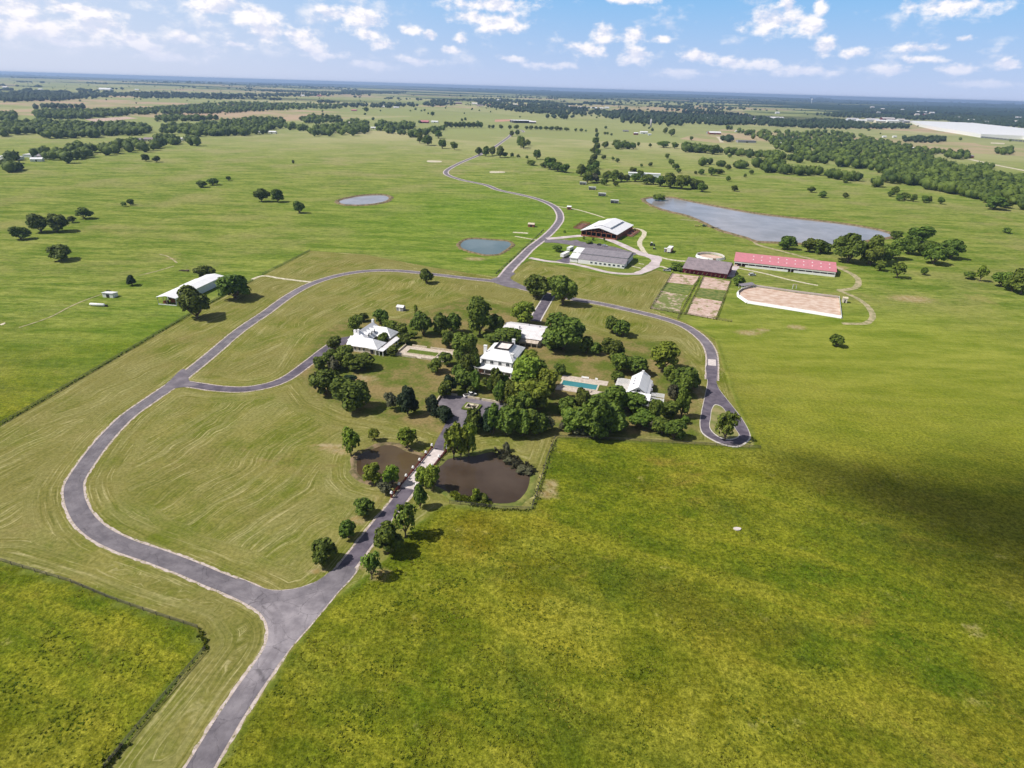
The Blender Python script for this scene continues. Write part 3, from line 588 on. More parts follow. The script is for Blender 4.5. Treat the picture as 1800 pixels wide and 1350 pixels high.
# kerbed island of the loop
ISL = spline(gnd(pts(P4, (1440, 840), (1442, 760), (1452, 700), (1478, 670), (1515, 682), (1560, 735), (1610, 830), (1643, 888), (1610, 908), (1560, 914), (1500, 896))), 1.0, True)
ic = ISL.mean(0)
b = MB(); b.prism([tuple(ic+(p-ic)*1.0) for p in ISL], 0.0, 0.20); k_ = b.build('loop_island_kerb', M['kerb']); tag(k_, kind='structure')
b = MB(); b.prism([tuple(ic+(p-ic)*0.955) for p in ISL], 0.0, 0.225); k_ = b.build('loop_island_lawn', varied('island grass', (0.15, 0.17, 0.04), (0.27, 0.23, 0.10), 0.2)); tag(k_, kind='structure')
b = MB(); q = gnd(pts(P4, (1427, 358), (1480, 362), (1482, 405), (1427, 400))); b.prism(q, 0.0, 0.10); tag(b.build('concrete_crossing', M['concrete']), kind='structure')
# farm yard
ribbon('gate_driveway_kerb', gnd(GATE), 7.4, M['kerb'], 0.082)
ribbon('gate_driveway', gnd(GATE), 5.9, M['asphalt_dark'], 0.086)
ribbon('yard_drive', gnd(LOWER), 4.6, M['gravel'], 0.018, 0.15, 3)
LOT = pts(PD, (-20, 372), (80, 385), (240, 385), (330, 400), (400, 385), (450, 410), (600, 430), (700, 447), (900, 480), (1060, 528), (1180, 562), (1180, 590), (900, 560), (640, 520), (400, 470), (230, 440), (100, 425), (-20, 425))
sheet('parking_lot', gnd(LOT), M['asphalt'], 0.090, False)
ribbon('yard_drive', gnd(UPPER), 7.5, M['gravel'], 0.094, 0.2, 3)
YARD = pts(PD, (1180, 555), (1350, 590), (1500, 610), (1530, 650), (1500, 700), (1490, 745), (1440, 770), (1330, 815), (1220, 845), (1150, 848), (1160, 815), (1240, 790), (1300, 740), (1370, 690), (1370, 640), (1300, 610), (1200, 580))
sheet('gravel_yard', gnd(YARD), M['gravel'], 0.098, True, jit=0.4, step=2.5)
sheet('trailer_pad', gnd(pts(PD, (130, 665), (200, 640), (320, 600), (330, 660), (300, 695), (230, 690))), M['asphalt_dark'], 0.102)
for P, w, m_ in ((EASTL, 4.2, 'track'), (NWP, 2.6, 'track'), (EP, 3.6, 'track'), (RP1, 2.6, 'track'), (RP2, 4.6, 'gravel'), (TRACK, 4.2, 'faint'), (TRACK2, 3.5, 'faint'), (TRACK3, 3.0, 'faint'), (TRACKW, 2.6, 'track'), (FARRD, 12, 'track'), (CREEKR, 12, 'track'),
                 (pts(P2, (915, 1246), (1030, 1266)), 2.6, 'track'), (pts(P2, (905, 1225), (985, 1230)), 4.5, 'track'), (pts(PW, (430, 480), (455, 500), (470, 530)), 10, 'track'), (pts(PD, (1500, 735), (1540, 745), (1590, 765)), 3.2, 'track'), (pts(PD, (1220, 700), (1290, 710)), 1.8, 'track'), (pts(PD, (1130, 735), (1250, 762)), 1.8, 'track'),
                 (pts(PL, (1010, 385), (1060, 398), (1120, 440)), 1.2, 'faint'), (pts(PL, (880, 520), (1000, 490), (1100, 460)), 1.2, 'faint'), (pts(PL, (120, 850), (300, 790), (480, 700), (640, 640)), 1.0, 'faint')):
    W_ = gnd(P); ribbon('gravel_path' if m_ == 'gravel' else 'dirt_path', W_, w, M[m_], None, w*0.07, 3)
for P in (pts(PH, (1315, 706), (1430, 708), (1430, 718), (1315, 720)), pts(PH, (765, 610), (870, 614), (872, 626), (768, 626)), pts(PL, (0, 830), (25, 818), (36, 822), (10, 836))):
    sheet('dry_pan', gnd(P), M['track'], None, True, jit=0.3)

def pond(name, P, mw, mb, bw=2.2, z=0.06, step=2.0, lip=0.35):
    C = spline(gnd(P), step, True); n = len(C)
    o = sheet(name, C, mw, z)
    T = np.roll(C, -1, 0)-np.roll(C, 1, 0); T /= np.linalg.norm(T, axis=1)[:, None]; Nn = np.stack([T[:, 1], -T[:, 0]], 1)
    area = sum(C[i][0]*C[(i+1) % n][1]-C[(i+1) % n][0]*C[i][1] for i in range(n))
    if area < 0: Nn = -Nn
    rr = rng.uniform(0.7, 1.3, n)
    rings = [(-0.6, z-0.05), (0.35*bw, z+lip*0.6), (0.6*bw, z+lip), (1.35*bw, 0.002)]
    b = MB()
    for k, (d, h) in enumerate(rings): b.v += [(x, y, h) for x, y in C+Nn*(d*(rr if k else 1)*np.ones(n))[:, None]]
    b.f = [(k*n+i, (k+1)*n+i, (k+1)*n+(i+1) % n, k*n+(i+1) % n) if area < 0 else (k*n+(i+1) % n, (k+1)*n+(i+1) % n, (k+1)*n+i, k*n+i) for k in range(3) for i in range(n)]
    tag(b.build(name+'_bank', mb, smooth=True), kind='structure')
pond('pond_water', POND_E, M['water_brown'], M['bank_green'], 1.6)
pond('pond_water', POND_W, M['water_olive'], M['bank'], 1.4, 0.064)
pond('pond_water', POND_S, M['water_blue'], M['bank'], 2.2, 0.068, 3, 0.8)
pond('pond_water', POND_N, M['water_lake'], M['bank'], 3.5, 0.072, 4, 1.2)
pond('lake_water', LAKE, M['water_lake'], M['bank'], 4.0, 0.076, 6, 1.2)

# ------------------------------------------------------------------ fences
post_me = MB().box(-0.09, 0.09, -0.09, 0.09, 0, 1.45).mesh('post', M['fence'])
steel_me = MB().box(-0.05, 0.05, -0.05, 0.05, 0, 1.35).mesh('post', M['wire'])
def fence(P, label, gap=3.0, rails=(0.55, 1.0, 1.3), wood=False, rw=0.10, name='pasture_fence', white=None, group='pasture fences'):
    C = spline(P, 500) if False else np.array(P, float)
    e = empty(name, (C[0][0], C[0][1], 0)); tag(e, label, 'fence', group)
    L = np.r_[0, np.cumsum(np.linalg.norm(np.diff(C, axis=0), axis=1))]; n = max(2, min(98, int(L[-1]/gap)+1)); o0 = C[0]
    pp = [np.array([np.interp(t, L, C[:, 0]), np.interp(t, L, C[:, 1])])-o0 for t in np.linspace(0, L[-1], n)]
    for p in pp: link('post', white or (post_me if wood else steel_me), e, (p[0], p[1], 0))
    b = MB()
    for a, c in zip(C[:-1]-o0, C[1:]-o0):
        for r in rails: b.beam((a[0], a[1], r), (c[0], c[1], r), 0.05, rw)
    b.build('rail' if wood else 'wire', M['white'] if white else (M['fence'] if wood else M['wire']), e)
    return e
FW = gnd([(-120, 817), (0, 748), (112, 683), (225, 617), (345, 547), (400, 516), (444, 494)])
fence(FW, 'long wire fence between the bright west pasture and the mown strip beside the lane', 5)
fence(gnd([(461, 483), (500, 464), (545, 441)]), 'short wire fence running up from the dirt track behind the long white barn', 4)
fence(gnd(pts(PA, (320, 640), (430, 540), (540, 440), (640, 350), (700, 290))), 'wire fence following the left side of the road past the blue pond', 4)
fence(gnd(pts(PK, (500, 1350), (640, 1180), (800, 990), (975, 790))), 'wire fence along the right edge of the deep green field at bottom left', 4)
fence(gnd(pts(PK, (940, 690), (740, 625), (530, 552), (340, 472), (0, 370))), 'low wire fence along the top edge of the deep green field at bottom left', 4)
fence(gnd([(976, 770), (962, 805), (953, 837), (944, 868), (934, 897), (880, 895), (826, 889), (790, 885)]), 'wire fence wrapping the right and near side of the brown pond', 3.5)
fence(gnd([(976, 770), (1100, 775), (1240, 783), (1336, 789)]), 'wire fence along the near edge of the estate lawn, left of the turning loop', 4)
# weeds growing along fence lines
def weeds(P, w, h, n, seed, label='rank grass and weeds growing along a fence line', m='f_mid'):
    r = np.random.default_rng(seed); C = np.array(P, float); L = np.r_[0, np.cumsum(np.linalg.norm(np.diff(C, axis=0), axis=1))]
    b = MB()
    for t in r.uniform(0, L[-1], n):
        x = np.interp(t, L, C[:, 0])+r.normal(0, w/2); y = np.interp(t, L, C[:, 1])+r.normal(0, w/2); s = r.uniform(0.35, 1)*h
        for k in range(3):
            a = r.uniform(0, math.pi); dx, dy = math.cos(a)*s*0.5, math.sin(a)*s*0.5; q = r.uniform(-.3, .3, 2)*s
            b.add([(x-dx, y-dy, 0), (x+dx, y+dy, 0), (x+dx*.8+q[0], y+dy*.8+q[1], s), (x-dx*.8+q[0], y-dy*.8+q[1], s*.8)], [(0, 1, 2, 3)])
    return tag(b.build('weeds', M[m]), label, 'weeds', kind='stuff')
weeds(FW, 0.7, 0.5, 800, 1); weeds(gnd(pts(PK, (480, 1380), (560, 1280), (640, 1180), (800, 990), (975, 790))), 0.5, 0.35, 90, 2); weeds(gnd(pts(PK, (500, 1360), (545, 1290), (600, 1235))), 0.9, 0.8, 50, 3); weeds(gnd(pts(PK, (945, 700), (970, 740), (980, 790))), 0.8, 0.8, 40, 4, m='f_lite')
weeds(gnd(pts(PA, (320, 640), (430, 540), (540, 440), (700, 290))), 0.6, 0.5, 300, 5); weeds(gnd([(934, 897), (953, 837), (976, 770)]), 1.4, 0.5, 160, 6, m='f_grey'); weeds(gnd([(934, 898), (880, 896), (826, 889)]), 0.7, 0.45, 140, 8)
weeds(gnd(pts(PB, (1300, 275), (1360, 330), (1440, 372), (1490, 400))), 2.0, 1.6, 420, 10, 'dry reeds on the far right bank of the brown pond', 'f_grey'); weeds(gnd(pts(PB, (990, 545), (1080, 580), (1230, 600))), 1.2, 1.4, 260, 12, 'reeds on the near bank of the brown pond', 'f_lite')
# ------------------------------------------------------------------ buildings
EA = R(-17.0)                                   # direction of every front of the estate
def window_me(w, h, name='window'): return MB().box(-w/2, w/2, -0.05, 0.05, 0, h).mesh(name, M['glass'])
def frame_me(w, h, m='white'):
    b = MB(); t = 0.12
    for x0, x1, z0, z1 in ((-w/2-t, w/2+t, h, h+t), (-w/2-t, w/2+t, -t, 0), (-w/2-t, -w/2, 0, h), (w/2, w/2+t, 0, h), (-0.03, 0.03, 0, h)): b.box(x0, x1, -0.08, 0.08, z0, z1)
    return b.mesh('frame', M[m])
def windows(e, spots, w=1.1, h=1.5, m='white'):
    """spots: (x, y, z, side); side f/b/l/r says which wall"""
    wm, fm = window_me(w, h), frame_me(w, h, m)
    for x, y, z, s in spots:
        o = link('window', wm, e, (x, y, z)); f = link('frame', fm, o)
        if s in 'lr': o.rotation_euler = (0, 0, R(90))
def posts(e, P, z1, w=0.2, m='white', z0=0):
    me_ = MB().box(-w/2, w/2, -w/2, w/2, z0, z1).mesh('post', M[m])
    for p in P: link('post', me_, e, (p[0], p[1], 0))

# --- main house
o = at(843.3, 629.4, 6.5); H = Frame(o, EA)
e = empty('main_house', o, EA); tag(e, 'two-storey white main house with flat deck on its hipped roof and a verandah', 'house')
WX, WY = 16.0, 20.5
b = MB(); b.box(0.7, WX-0.7, 0.3, WY-0.7, 0, 6.42); b.build('wall', M['white'], e)
dk = (5.0, 11.8, 6.2, 14.8); zt = 9.6
b = MB(); c4 = [(0, 0), (WX, 0), (WX, WY), (0, WY)]; d4 = [(dk[0], dk[2]), (dk[1], dk[2]), (dk[1], dk[3]), (dk[0], dk[3])]
for i in range(4):
    j = (i+1) % 4; b.slab([(*c4[i], 6.5), (*c4[j], 6.5), (*d4[j], zt), (*d4[i], zt)], 0.2)
rf = b.build('roof', M['white_roof_x'], e)
MB().box(dk[0]+.05, dk[1]-.05, dk[2]+.05, dk[3]-.05, zt-0.3, zt-0.12).build('roof_deck', M['deck'], rf)
b = MB()
for x0, x1, y0, y1 in ((dk[0]-.1, dk[1]+.1, dk[2]-.15, dk[2]+.15), (dk[0]-.1, dk[1]+.1, dk[3]-.15, dk[3]+.15), (dk[0]-.15, dk[0]+.15, dk[2]+.16, dk[3]-.16), (dk[1]-.15, dk[1]+.15, dk[2]+.16, dk[3]-.16)): b.box(x0, x1, y0, y1, zt-0.02, zt+0.75)
b.build('parapet', M['dark'], rf)
for cx, cy, h in ((0.4, 6.5, 10.3), (10.8, 17.5, 10.8), (14.2, 4.5, 8.8)):
    c_ = MB().box(cx-.7, cx+.7, cy-.5, cy+.5, 0 if cx < 1 else 6.4, h).box(cx-.8, cx+.8, cy-.6, cy+.6, h+.001, h+.25).build('chimney', M['white'], e)
b = MB(); y0 = -3.4; x0 = -3.2
b.slab([(x0, y0, 3.0), (WX+.6, y0, 3.0), (WX+.6, .28, 3.9), (.68, .28, 3.9)]); b.slab([(x0, WY*.62, 3.0), (x0, y0, 3.0), (.68, .28, 3.9), (.68, WY*.62, 3.9)])
b.build('verandah_roof', M['white_roof_x'], e)
MB().box(x0+.3, WX+.3, y0+.3, .28, 0, .35).build('verandah_floor', M['terrace'], e)
posts(e, [(x, y0+.4) for x in np.linspace(x0+.4, WX+.2, 7)]+[(x0+.4, y) for y in (1.5, 5.5, 9.5, 12.3)], 2.95, 0.28)
windows(e, [(x, .28, 4.35, 'f') for x in (2.2, 5.8, 9.8, 13.5)]+[(x, .28, 1.0, 'f') for x in (2.2, 5.8, 13.5)]+[(WX-.68, y, 4.35, 'r') for y in (4, 10, 16)]+[(WX-.68, y, 1.0, 'r') for y in (4, 10, 16)], 1.5, 1.5)
dr = MB().box(8.9, 10.5, .2, .32, .36, 2.7).build('door', M['timber'], e); MB().box(10.2, 10.3, .1, .19, 1.4, 1.6).build('handle', M['steel'], dr)

# --- guest house behind
o = at(951.1, 598.3, 3.5); o = (o[0]-23*math.cos(EA), o[1]-23*math.sin(EA)); H = Frame(o, EA)
e = empty('guest_house', o, EA); tag(e, 'low stone guest house under one big pale roof, below the gate driveway', 'house')
MB().gwall(.6, 22.4, .6, 20.5, 3.4, 5.7, 'x', rp=12).build('wall', M['stone'], e)
rf = MB().gable(.6, 22.4, .6, 20.5, 3.5, 6.0, 'x', .6, rp=12).build('roof', M['lav_roof'], e)
for x, y in ((9, 8), (13, 12.5), (19, 12)): MB().box(x-.3, x+.3, y-.3, y+.3, 4.5, 6.6).build('vent', M['grey'], rf)
windows(e, [(x, .55, 1, 'f') for x in (13, 16, 19.5)]+[(22.45, y, 1, 'r') for y in (5, 10, 15)], 1.4, 1.6)
MB().slab([(12, -3, 2.4), (22, -3, 2.4), (22, .4, 2.9), (12, .4, 2.9)], .12).build('pergola', M['terrace'], e); posts(e, [(12.3, -2.8), (15.5, -2.8), (18.7, -2.8), (21.7, -2.8)], 2.28, .25, 'stone')

# --- left wing house with courtyard
o = at(608, 606, 3.2); H = Frame(o, R(-16.2))
e = empty('courtyard_house', o, R(-16.2)); tag(e, 'white-roofed house of three wings round a courtyard, with steep dormered roof', 'house')
b = MB(); b.box(.7, 16.3, .7, 9.0, 0, 3.1).box(4.5, 15.8, 16.3, 24.2, 0, 3.2).box(-2.2, 7.8, 9.1, 24.0, 0, 3.15); b.build('wall', M['offwhite'], e)
r1 = MB().gable(.7, 16.4, .7, 9.1, 3.2, 6.3, 'x', .7, hipr=5.0).build('roof', M['white_roof_x'], e)
r2 = MB().gable(-2.2, 8.0, 6.4, 24.0, 3.4, 8.0, 'y', .5, hipl=3.0, hipr=2.0).build('roof', M['white_roof_y'], e)
r3 = MB().gable(5.0, 15.8, 16.2, 24.4, 3.3, 6.9, 'x', .6, hipr=4.5).build('roof', M['white_roof_x'], e)
for y in (10.5, 13.5, 16.5):
    d = MB().gwall(4.4, 6.9, y-.8, y+.8, 6.0, 6.9, 'x', 4.6, t=.05).build('dormer', M['white'], r2); MB().gable(4.0, 6.95, y-.8, y+.8, 6.05, 7.0, 'x', .15, .08).build('dormer_roof', M['white_roof_y'], r2)
    link('window', MB().box(6.92, 6.97, y-.5, y+.5, 4.9, 5.9).mesh('window', M['glass']), r2)
for cx, cy, h in ((2.8, 8.0, 8.8), (2.9, 22.8, 9.3), (-1.6, 12, 6.6)): MB().box(cx-.55, cx+.55, cy-.5, cy+.5, 3, h).build('chimney', M['white'], e)
MB().slab([(17.3, 3.5, 2.7), (20.3, 3.5, 2.7), (20.3, 19.5, 2.9), (17.3, 19.5, 2.9)], .2).build('walkway_roof', M['lav_roof'], e)
MB().slab([(12.5, -.2, 3.0), (20.3, -.2, 2.7), (20.3, 3.45, 2.7), (16.9, 3.45, 3.0)], .2).build('porch_roof', M['white_roof_x'], e)
posts(e, [(20.0, y) for y in (3.8, 7, 10, 13, 16, 19.2)]+[(16, 0.1), (18, .1), (20, .1)], 2.5, .3)
windows(e, [(x, .66, 1, 'f') for x in (2.2, 4.6, 7, 9.4)]+[(x, 16.26, 1.1, 'f') for x in (9.5, 12)]+[(15.84, 20, 1.1, 'r')], 1.0, 1.5)
MB().box(12.9, 14.5, .55, .7, 0, 2.3).build('door', M['dark'], e)

# --- right pool house
o = at(1104.3, 681.1, 4.0); H = Frame(o, R(-16.5))
e = empty('pool_house', o, R(-16.5)); tag(e, 'white pool house with tall centre gable and pergolas on both sides, beside the pool', 'house')
ridge0 = H.L(1124.4, 680, 7.2); ridge1 = H.L(1129.8, 651.6, 7.2); rx = (ridge0[0]+ridge1[0])/2; yf, yb = ridge0[1], ridge1[1]
fl = H.L(1142, 705, 2.8); er = H.L(1150.7, 659.1, 3.8)
ex = er[0]
b = MB(); b.gwall(.6, rx+3.0, yf+.4, yb-.4, 4, 7.1, 'y', rp=rx, t=.3); b.box(rx-1.5, fl[0]-.4, fl[1]+.4, yf+.3, 0, 2.75); b.box(rx+3.05, ex-.5, yf+1.5, yb-2.5, 0, 3.7); b.build('wall', M['white'], e)
b = MB(); b.slab([(rx, yf-.3, 7.2), (rx, yb+.3, 7.2), (0, yb-.5, 4.0), (0, yf-.3, 4.0)][::-1]); b.slab([(rx, yf-.3, 7.2), (rx+3.4, yf-.3, 4.8), (rx+3.4, yb+.3, 4.8), (rx, yb+.3, 7.2)])
b.slab([(rx+3.3, yf+1.1, 4.75), (ex, yf+1.1, 3.8), (ex, yb-2.0, 3.8), (rx+3.3, yb-2.0, 4.75)]); b.slab([(rx-5.5, yf-.1, 4.7), (fl[0]+.1, yf-.1, 4.7), (fl[0], fl[1], 2.85), (rx-2.5, fl[1], 2.85)][::-1])
rf = b.build('roof', M['white_roof_y'], e)
for y in (yf+6, yf+9, yf+12): MB().box(rx*.35, rx*.35+.8, y-.3, y+.3, 4.9, 5.7).build('vent', M['grey'], rf)
for x, y in ((rx+5.2, yf+5), (rx+5, yf+10)): MB().box(x-.4, x+.4, y-.4, y+.4, 3.9, 4.9).build('vent', M['grey'], rf)
MB().box(rx-.5, rx+.5, yb-2, yb-1.2, 6.5, 8.0).build('chimney', M['white'], e)
for k, (x0, x1, y0, y1) in enumerate(((-6.0, -.4, yf+1, yb-1.5), (ex+.3, ex+6.2, yf-2.6, yf+1.2), (ex+.3, ex+6.0, yf+2.2, yf+6.0))):
    b = MB()
    for y in np.arange(y0, y1, .8): b.box(x0, x1, y, y+.22, 2.75, 2.95)
    b.box(x0, x0+.2, y0, y1, 2.5, 2.74).box(x1-.2, x1, y0, y1, 2.5, 2.74); b.build('pergola', M['white'], e); posts(e, [(x0+.1, y0+.2), (x1-.1, y0+.2), (x0+.1, y1-.2), (x1-.1, y1-.2), (x0+.1, (y0+y1)/2)], 2.5, .25)
MB().box(-6.3, -.2, yf+.5, yb-1, 0, .2).build('terrace_floor', M['terrace'], e)
windows(e, [(rx, yf+.35, 4.4, 'f'), (rx+2.5, fl[1]+.38, .9, 'f'), (rx+5, fl[1]+.38, .9, 'f'), (.55, yf+5, .9, 'l'), (.55, yf+10, .9, 'l')], 1.3, 1.3)

# --- garden shed in the north lawn
o = at(697, 546); e = empty('garden_shed', o, EA); tag(e, 'tiny grey-white shed standing alone on the mown lawn behind the courtyard house', 'shed')
MB().gwall(0, 4.2, 0, 3.4, 2.2, 3.2, 'x').build('wall', M['grey'], e); MB().gable(0, 4.2, 0, 3.4, 2.25, 3.25, 'x', .25, .1).build('roof', M['lav_roof'], e); MB().box(1.5, 2.5, -.06, .02, 0, 1.9).build('door', M['white'], e)

# --- formal gardens, pool, court (estate frame)
ES = Frame(at(771, 790), R(75.2)-R(90))
def border(name, corners, w, h, m, label=None, cat=None, parent=None):
    """low wall or coping running along a closed or open line of world points"""
    b = MB(); n = len(corners)
    for i in range(n-1): 
        a, c = Vector((*corners[i], h/2)), Vector((*corners[i+1], h/2)); d = (c-a).normalized()*(w/2 if i else 0)
        b.beam(a-d*0.0, c, w, h)
    o_ = b.build(name, m, parent)
    if label: tag(o_, label, cat)
    return o_
def rect(P): return P+[P[0]]
# swimming pool
PLW = gnd(pts(PQ, (245, 400), (745, 475), (715, 540), (215, 465)))
pf = Frame(PLW[3], math.atan2(PLW[2][1]-PLW[3][1], PLW[2][0]-PLW[3][0])); pl = math.hypot(PLW[2][0]-PLW[3][0], PLW[2][1]-PLW[3][1]); pw = 5.2
e = empty('swimming_pool', PLW[3], pf.a); tag(e, 'long narrow blue swimming pool between paved terraces, left of the pool house', 'pool')
MB().box(0, pl, 0, pw, .05, .12).build('water', M['pool_water'], e)
b = MB()
for x0, x1, y0, y1 in ((-.7, pl+.7, -.7, -.02), (-.7, pl+.7, pw+.02, pw+.7), (-.7, -.02, -.01, pw+.01), (pl+.02, pl+.7, -.01, pw+.01)): b.box(x0, x1, y0, y1, 0, .22)
b.build('coping', M['stone'], e)
for y0, y1, nm in ((pw+.8, pw+5.6, 'far'), (-5.2, -.8, 'near')):
    t_ = MB().box(-1.5, pl+4, y0, y1, 0, .14); w_ = t_.build('pool_terrace', M['terrace']); w_.location = (*PLW[3], 0); w_.rotation_euler = (0, 0, pf.a); tag(w_, kind='structure')
for (x, y, L_) in ((7.2, pw+5.0, 3.4), (13.5, pw+5.2, 1.2)):
    q = pf.Wd(x, y); t_ = empty('garden_bench', q, pf.a); tag(t_, 'white bench on the far pool terrace, '+('the long one' if L_ > 2 else 'the short one to the right'), 'bench', 'pool terrace benches')
    MB().box(0, L_, 0, .6, .40, .48).build('seat', M['white'], t_); MB().box(0, L_, .55, .62, .49, .95).build('backrest', M['white'], t_)
    for xx in (.1, L_-.2): MB().box(xx, xx+.1, .05, .55, 0, .40).build('leg', M['white'], t_)
lm = None
for i, x in enumerate((8.6, 10.2, 11.8, 13.4)):
    q = pf.Wd(x, -3.6)
    if lm is None:
        lm = empty('sun_lounger', q, pf.a); MB().box(0, .7, 0, 1.4, .28, .38).build('seat', M['terrace'], lm); MB().slab([(0, 1.4, .36), (.7, 1.4, .36), (.7, 1.95, .8), (0, 1.95, .8)], .08).build('backrest', M['terrace'], lm)
        for xx, yy in ((.03, .1), (.6, .1), (.03, 1.2), (.6, 1.2)): MB().box(xx, xx+.07, yy, yy+.07, 0, .28).build('leg', M['white'], lm)
        t_ = lm
    else: t_ = copy_tree(lm); t_.location = (*q, .14)
    t_.location.z = .14
    tag(t_, ('leftmost', 'second', 'third', 'rightmost')[i]+' of four pale loungers in a row on the near pool terrace', 'lounger', 'pool loungers')
# parterre garden
GW = gnd(pts(PG, (800, 680), (930, 545)));
PG4 = gnd(pts(PG, (775, 690), (925, 550), (1640, 650), (1500, 790)))
gf = Frame(PG4[0], math.atan2(PG4[3][1]-PG4[0][1], PG4[3][0]-PG4[0][0])); gl = math.hypot(PG4[3][0]-PG4[0][0], PG4[3][1]-PG4[0][1]); gd = gf.L(*Z(600, 540, 8.18)(925, 550))[1]
sh_ = MB().box(0, gl, 0, gd, 0, .06).build('garden_paving', M['terrace']); sh_.location = (*PG4[0], 0); sh_.rotation_euler = (0, 0, gf.a); tag(sh_, kind='structure')
e = empty('sunken_lawn_bed', gf.Wd(3.5, gd*.30), gf.a); tag(e, 'rectangular stone-bordered lawn bed in the garden right of the courtyard house', 'garden bed')
bl, bd = gl*.62, gd*.42
MB().box(.4, bl-.4, .4, bd-.4, .07, .16).build('lawn', M['hedge'], e)
b = MB()
for x0, x1, y0, y1 in ((0, bl, 0, .4), (0, bl, bd-.4, bd), (0, .4, .41, bd-.41), (bl-.4, bl, .41, bd-.41)): b.box(x0, x1, y0, y1, .065, .36)
b.build('stone_border', M['stone'], e)
e = empty('garden_wall', PG4[0], gf.a); tag(e, 'low broken limestone wall enclosing the parterre garden', 'wall')
for x0, x1, y0, y1 in ((0, gl*.42, -.3, .1), (gl*.52, gl*.75, -.3, .1), (gl*.12, gl*.42, gd, gd+.4), (gl*.5, gl, gd, gd+.4), (-.5, -.05, .0, gd)): MB().box(x0, x1, y0, y1, 0, .9).build('wall_run', M['stone'], e)
# forecourt
CT = gnd([(768, 706), (778, 692), (880, 706), (888, 714), (872, 733), (850, 738), (833, 750), (806, 757), (790, 742), (775, 722)])
sheet('forecourt', CT, M['asphalt'], .104)
sheet('west_court', gnd(pts(P3, (270, 400), (345, 335), (440, 318), (470, 345), (400, 375), (380, 390), (300, 400))), M['asphalt_dark'], .105)
cf = Frame(CT[1], EA); cl = cf.L(880, 706)[0]
e = empty('forecourt_wall', CT[1], EA); tag(e, 'low limestone wall along the back of the forecourt, open in the middle', 'wall')
for x0, x1 in ((0, cl*.26), (cl*.44, cl*.66), (cl*.70, cl)): MB().box(x0, x1, -.2, .2, 0, 1.0).build('wall_run', M['stone'], e)
lp = cf.L(766, 710); MB().beam((0, 0, .5), (lp[0], lp[1], .5), .45, 1.0).build('wall_run', M['stone'], e); rp = cf.L(889, 698); MB().beam((cl, 0, .5), (rp[0], rp[1], .5), .45, 1.0).build('wall_run', M['stone'], e)
fo = at(816, 719); e = empty('fountain', fo, EA); tag(e, 'square stone fountain basin ringed by clipped hedge in the forecourt', 'fountain')
b = MB()
for x0, x1, y0, y1 in ((-.9, 6, -.9, -.1), (-.9, 6, 4.2, 5.0), (-.9, -.1, -.09, 4.19), (5.2, 6, -.09, 4.19)): b.box(x0, x1, y0, y1, 0, .7)
b.build('hedge', M['hedge'], e); b = MB()
for x0, x1, y0, y1 in ((.1, 5, .1, .5), (.1, 5, 3.6, 4), (.1, .5, .51, 3.59), (4.6, 5, .51, 3.59)): b.box(x0, x1, y0, y1, 0, 1.0)
b.build('basin', M['stone'], e); MB().box(.52, 4.58, .52, 3.58, 0, .3).build('water', M['glass'], e); MB().lathe((2.55, 2.05, .3), [(.5, 0), (.25, .3), (.2, 1.0), (.8, 1.2), (.85, 1.3)], 12).build('pedestal', M['stone'], e)
for i, (px, py) in enumerate(((845, 655), (888, 688))):
    q = at(px, py); e = empty('clay_urn', q); tag(e, ('big terracotta urn by the left corner of the verandah', 'big terracotta urn among the trees behind the forecourt')[i], 'urn', 'terracotta urns')
    MB().lathe((0, 0, 0), [(.45, 0), (.4, .2), (1.0, 1.0), (1.2, 1.7), (.9, 2.2), (1.0, 2.4)], 14).build('pot', M['timber'] if False else varied('terracotta %d' % i, (.45, .20, .13), (.6, .3, .2), 2), e, True)

# --- bridge
b0, b1 = at(*PB(722, 487)), at(*PB(905, 262)); ba = math.atan2(b1[1]-b0[1], b1[0]-b0[0]); bl = math.hypot(b1[0]-b0[0], b1[1]-b0[1]); BW = 4.3
e = empty('lane_bridge', b0, ba); tag(e, 'pale concrete bridge with maroon railings and white post caps between two ponds', 'bridge')
MB().box(-1.5, bl, -BW/2, BW/2, .1, .42).build('deck', M['concrete'], e)
MB().box(-1.5, bl, BW/2+.01, BW/2+.35, .1, .62).box(-1.5, bl, -BW/2-.35, -BW/2-.01, .1, .62).build('kerb', M['concrete'], e)
pm = MB().box(-.28, .28, -.28, .28, 0, 1.75).mesh('post', M['rail_red']); cm = MB().box(-.42, .42, -.42, .42, 1.751, 1.9).lathe((0, 0, 1.9), [(.34, 0), (.42, .25), (.3, .5), (.05, .62)], 10).mesh('post_cap', M['white'])
for s, xs_ in ((1, np.linspace(-7.5, bl+.2, 7)), (-1, np.linspace(-1, bl+.2, 5))):
    for x in xs_: p_ = link('post', pm, e, (x, s*(BW/2+.6), 0)); link('post_cap', cm, p_)
    for a, c in zip(xs_[:-1], xs_[1:]):
        b = MB(); yy = s*(BW/2+.6)
        for z in (.45, 1.35): b.beam((a+.3, yy, z), (c-.3, yy, z), .12)
        for x in np.arange(a+.5, c-.3, .35): b.beam((x, yy, .45), (x, yy, 1.35), .06)
        b.beam((a+.3, yy, .45), (c-.3, yy, 1.35), .08); b.beam((a+.3, yy, 1.35), (c-.3, yy, .45), .08); b.build('railing', M['rail_red'], e)

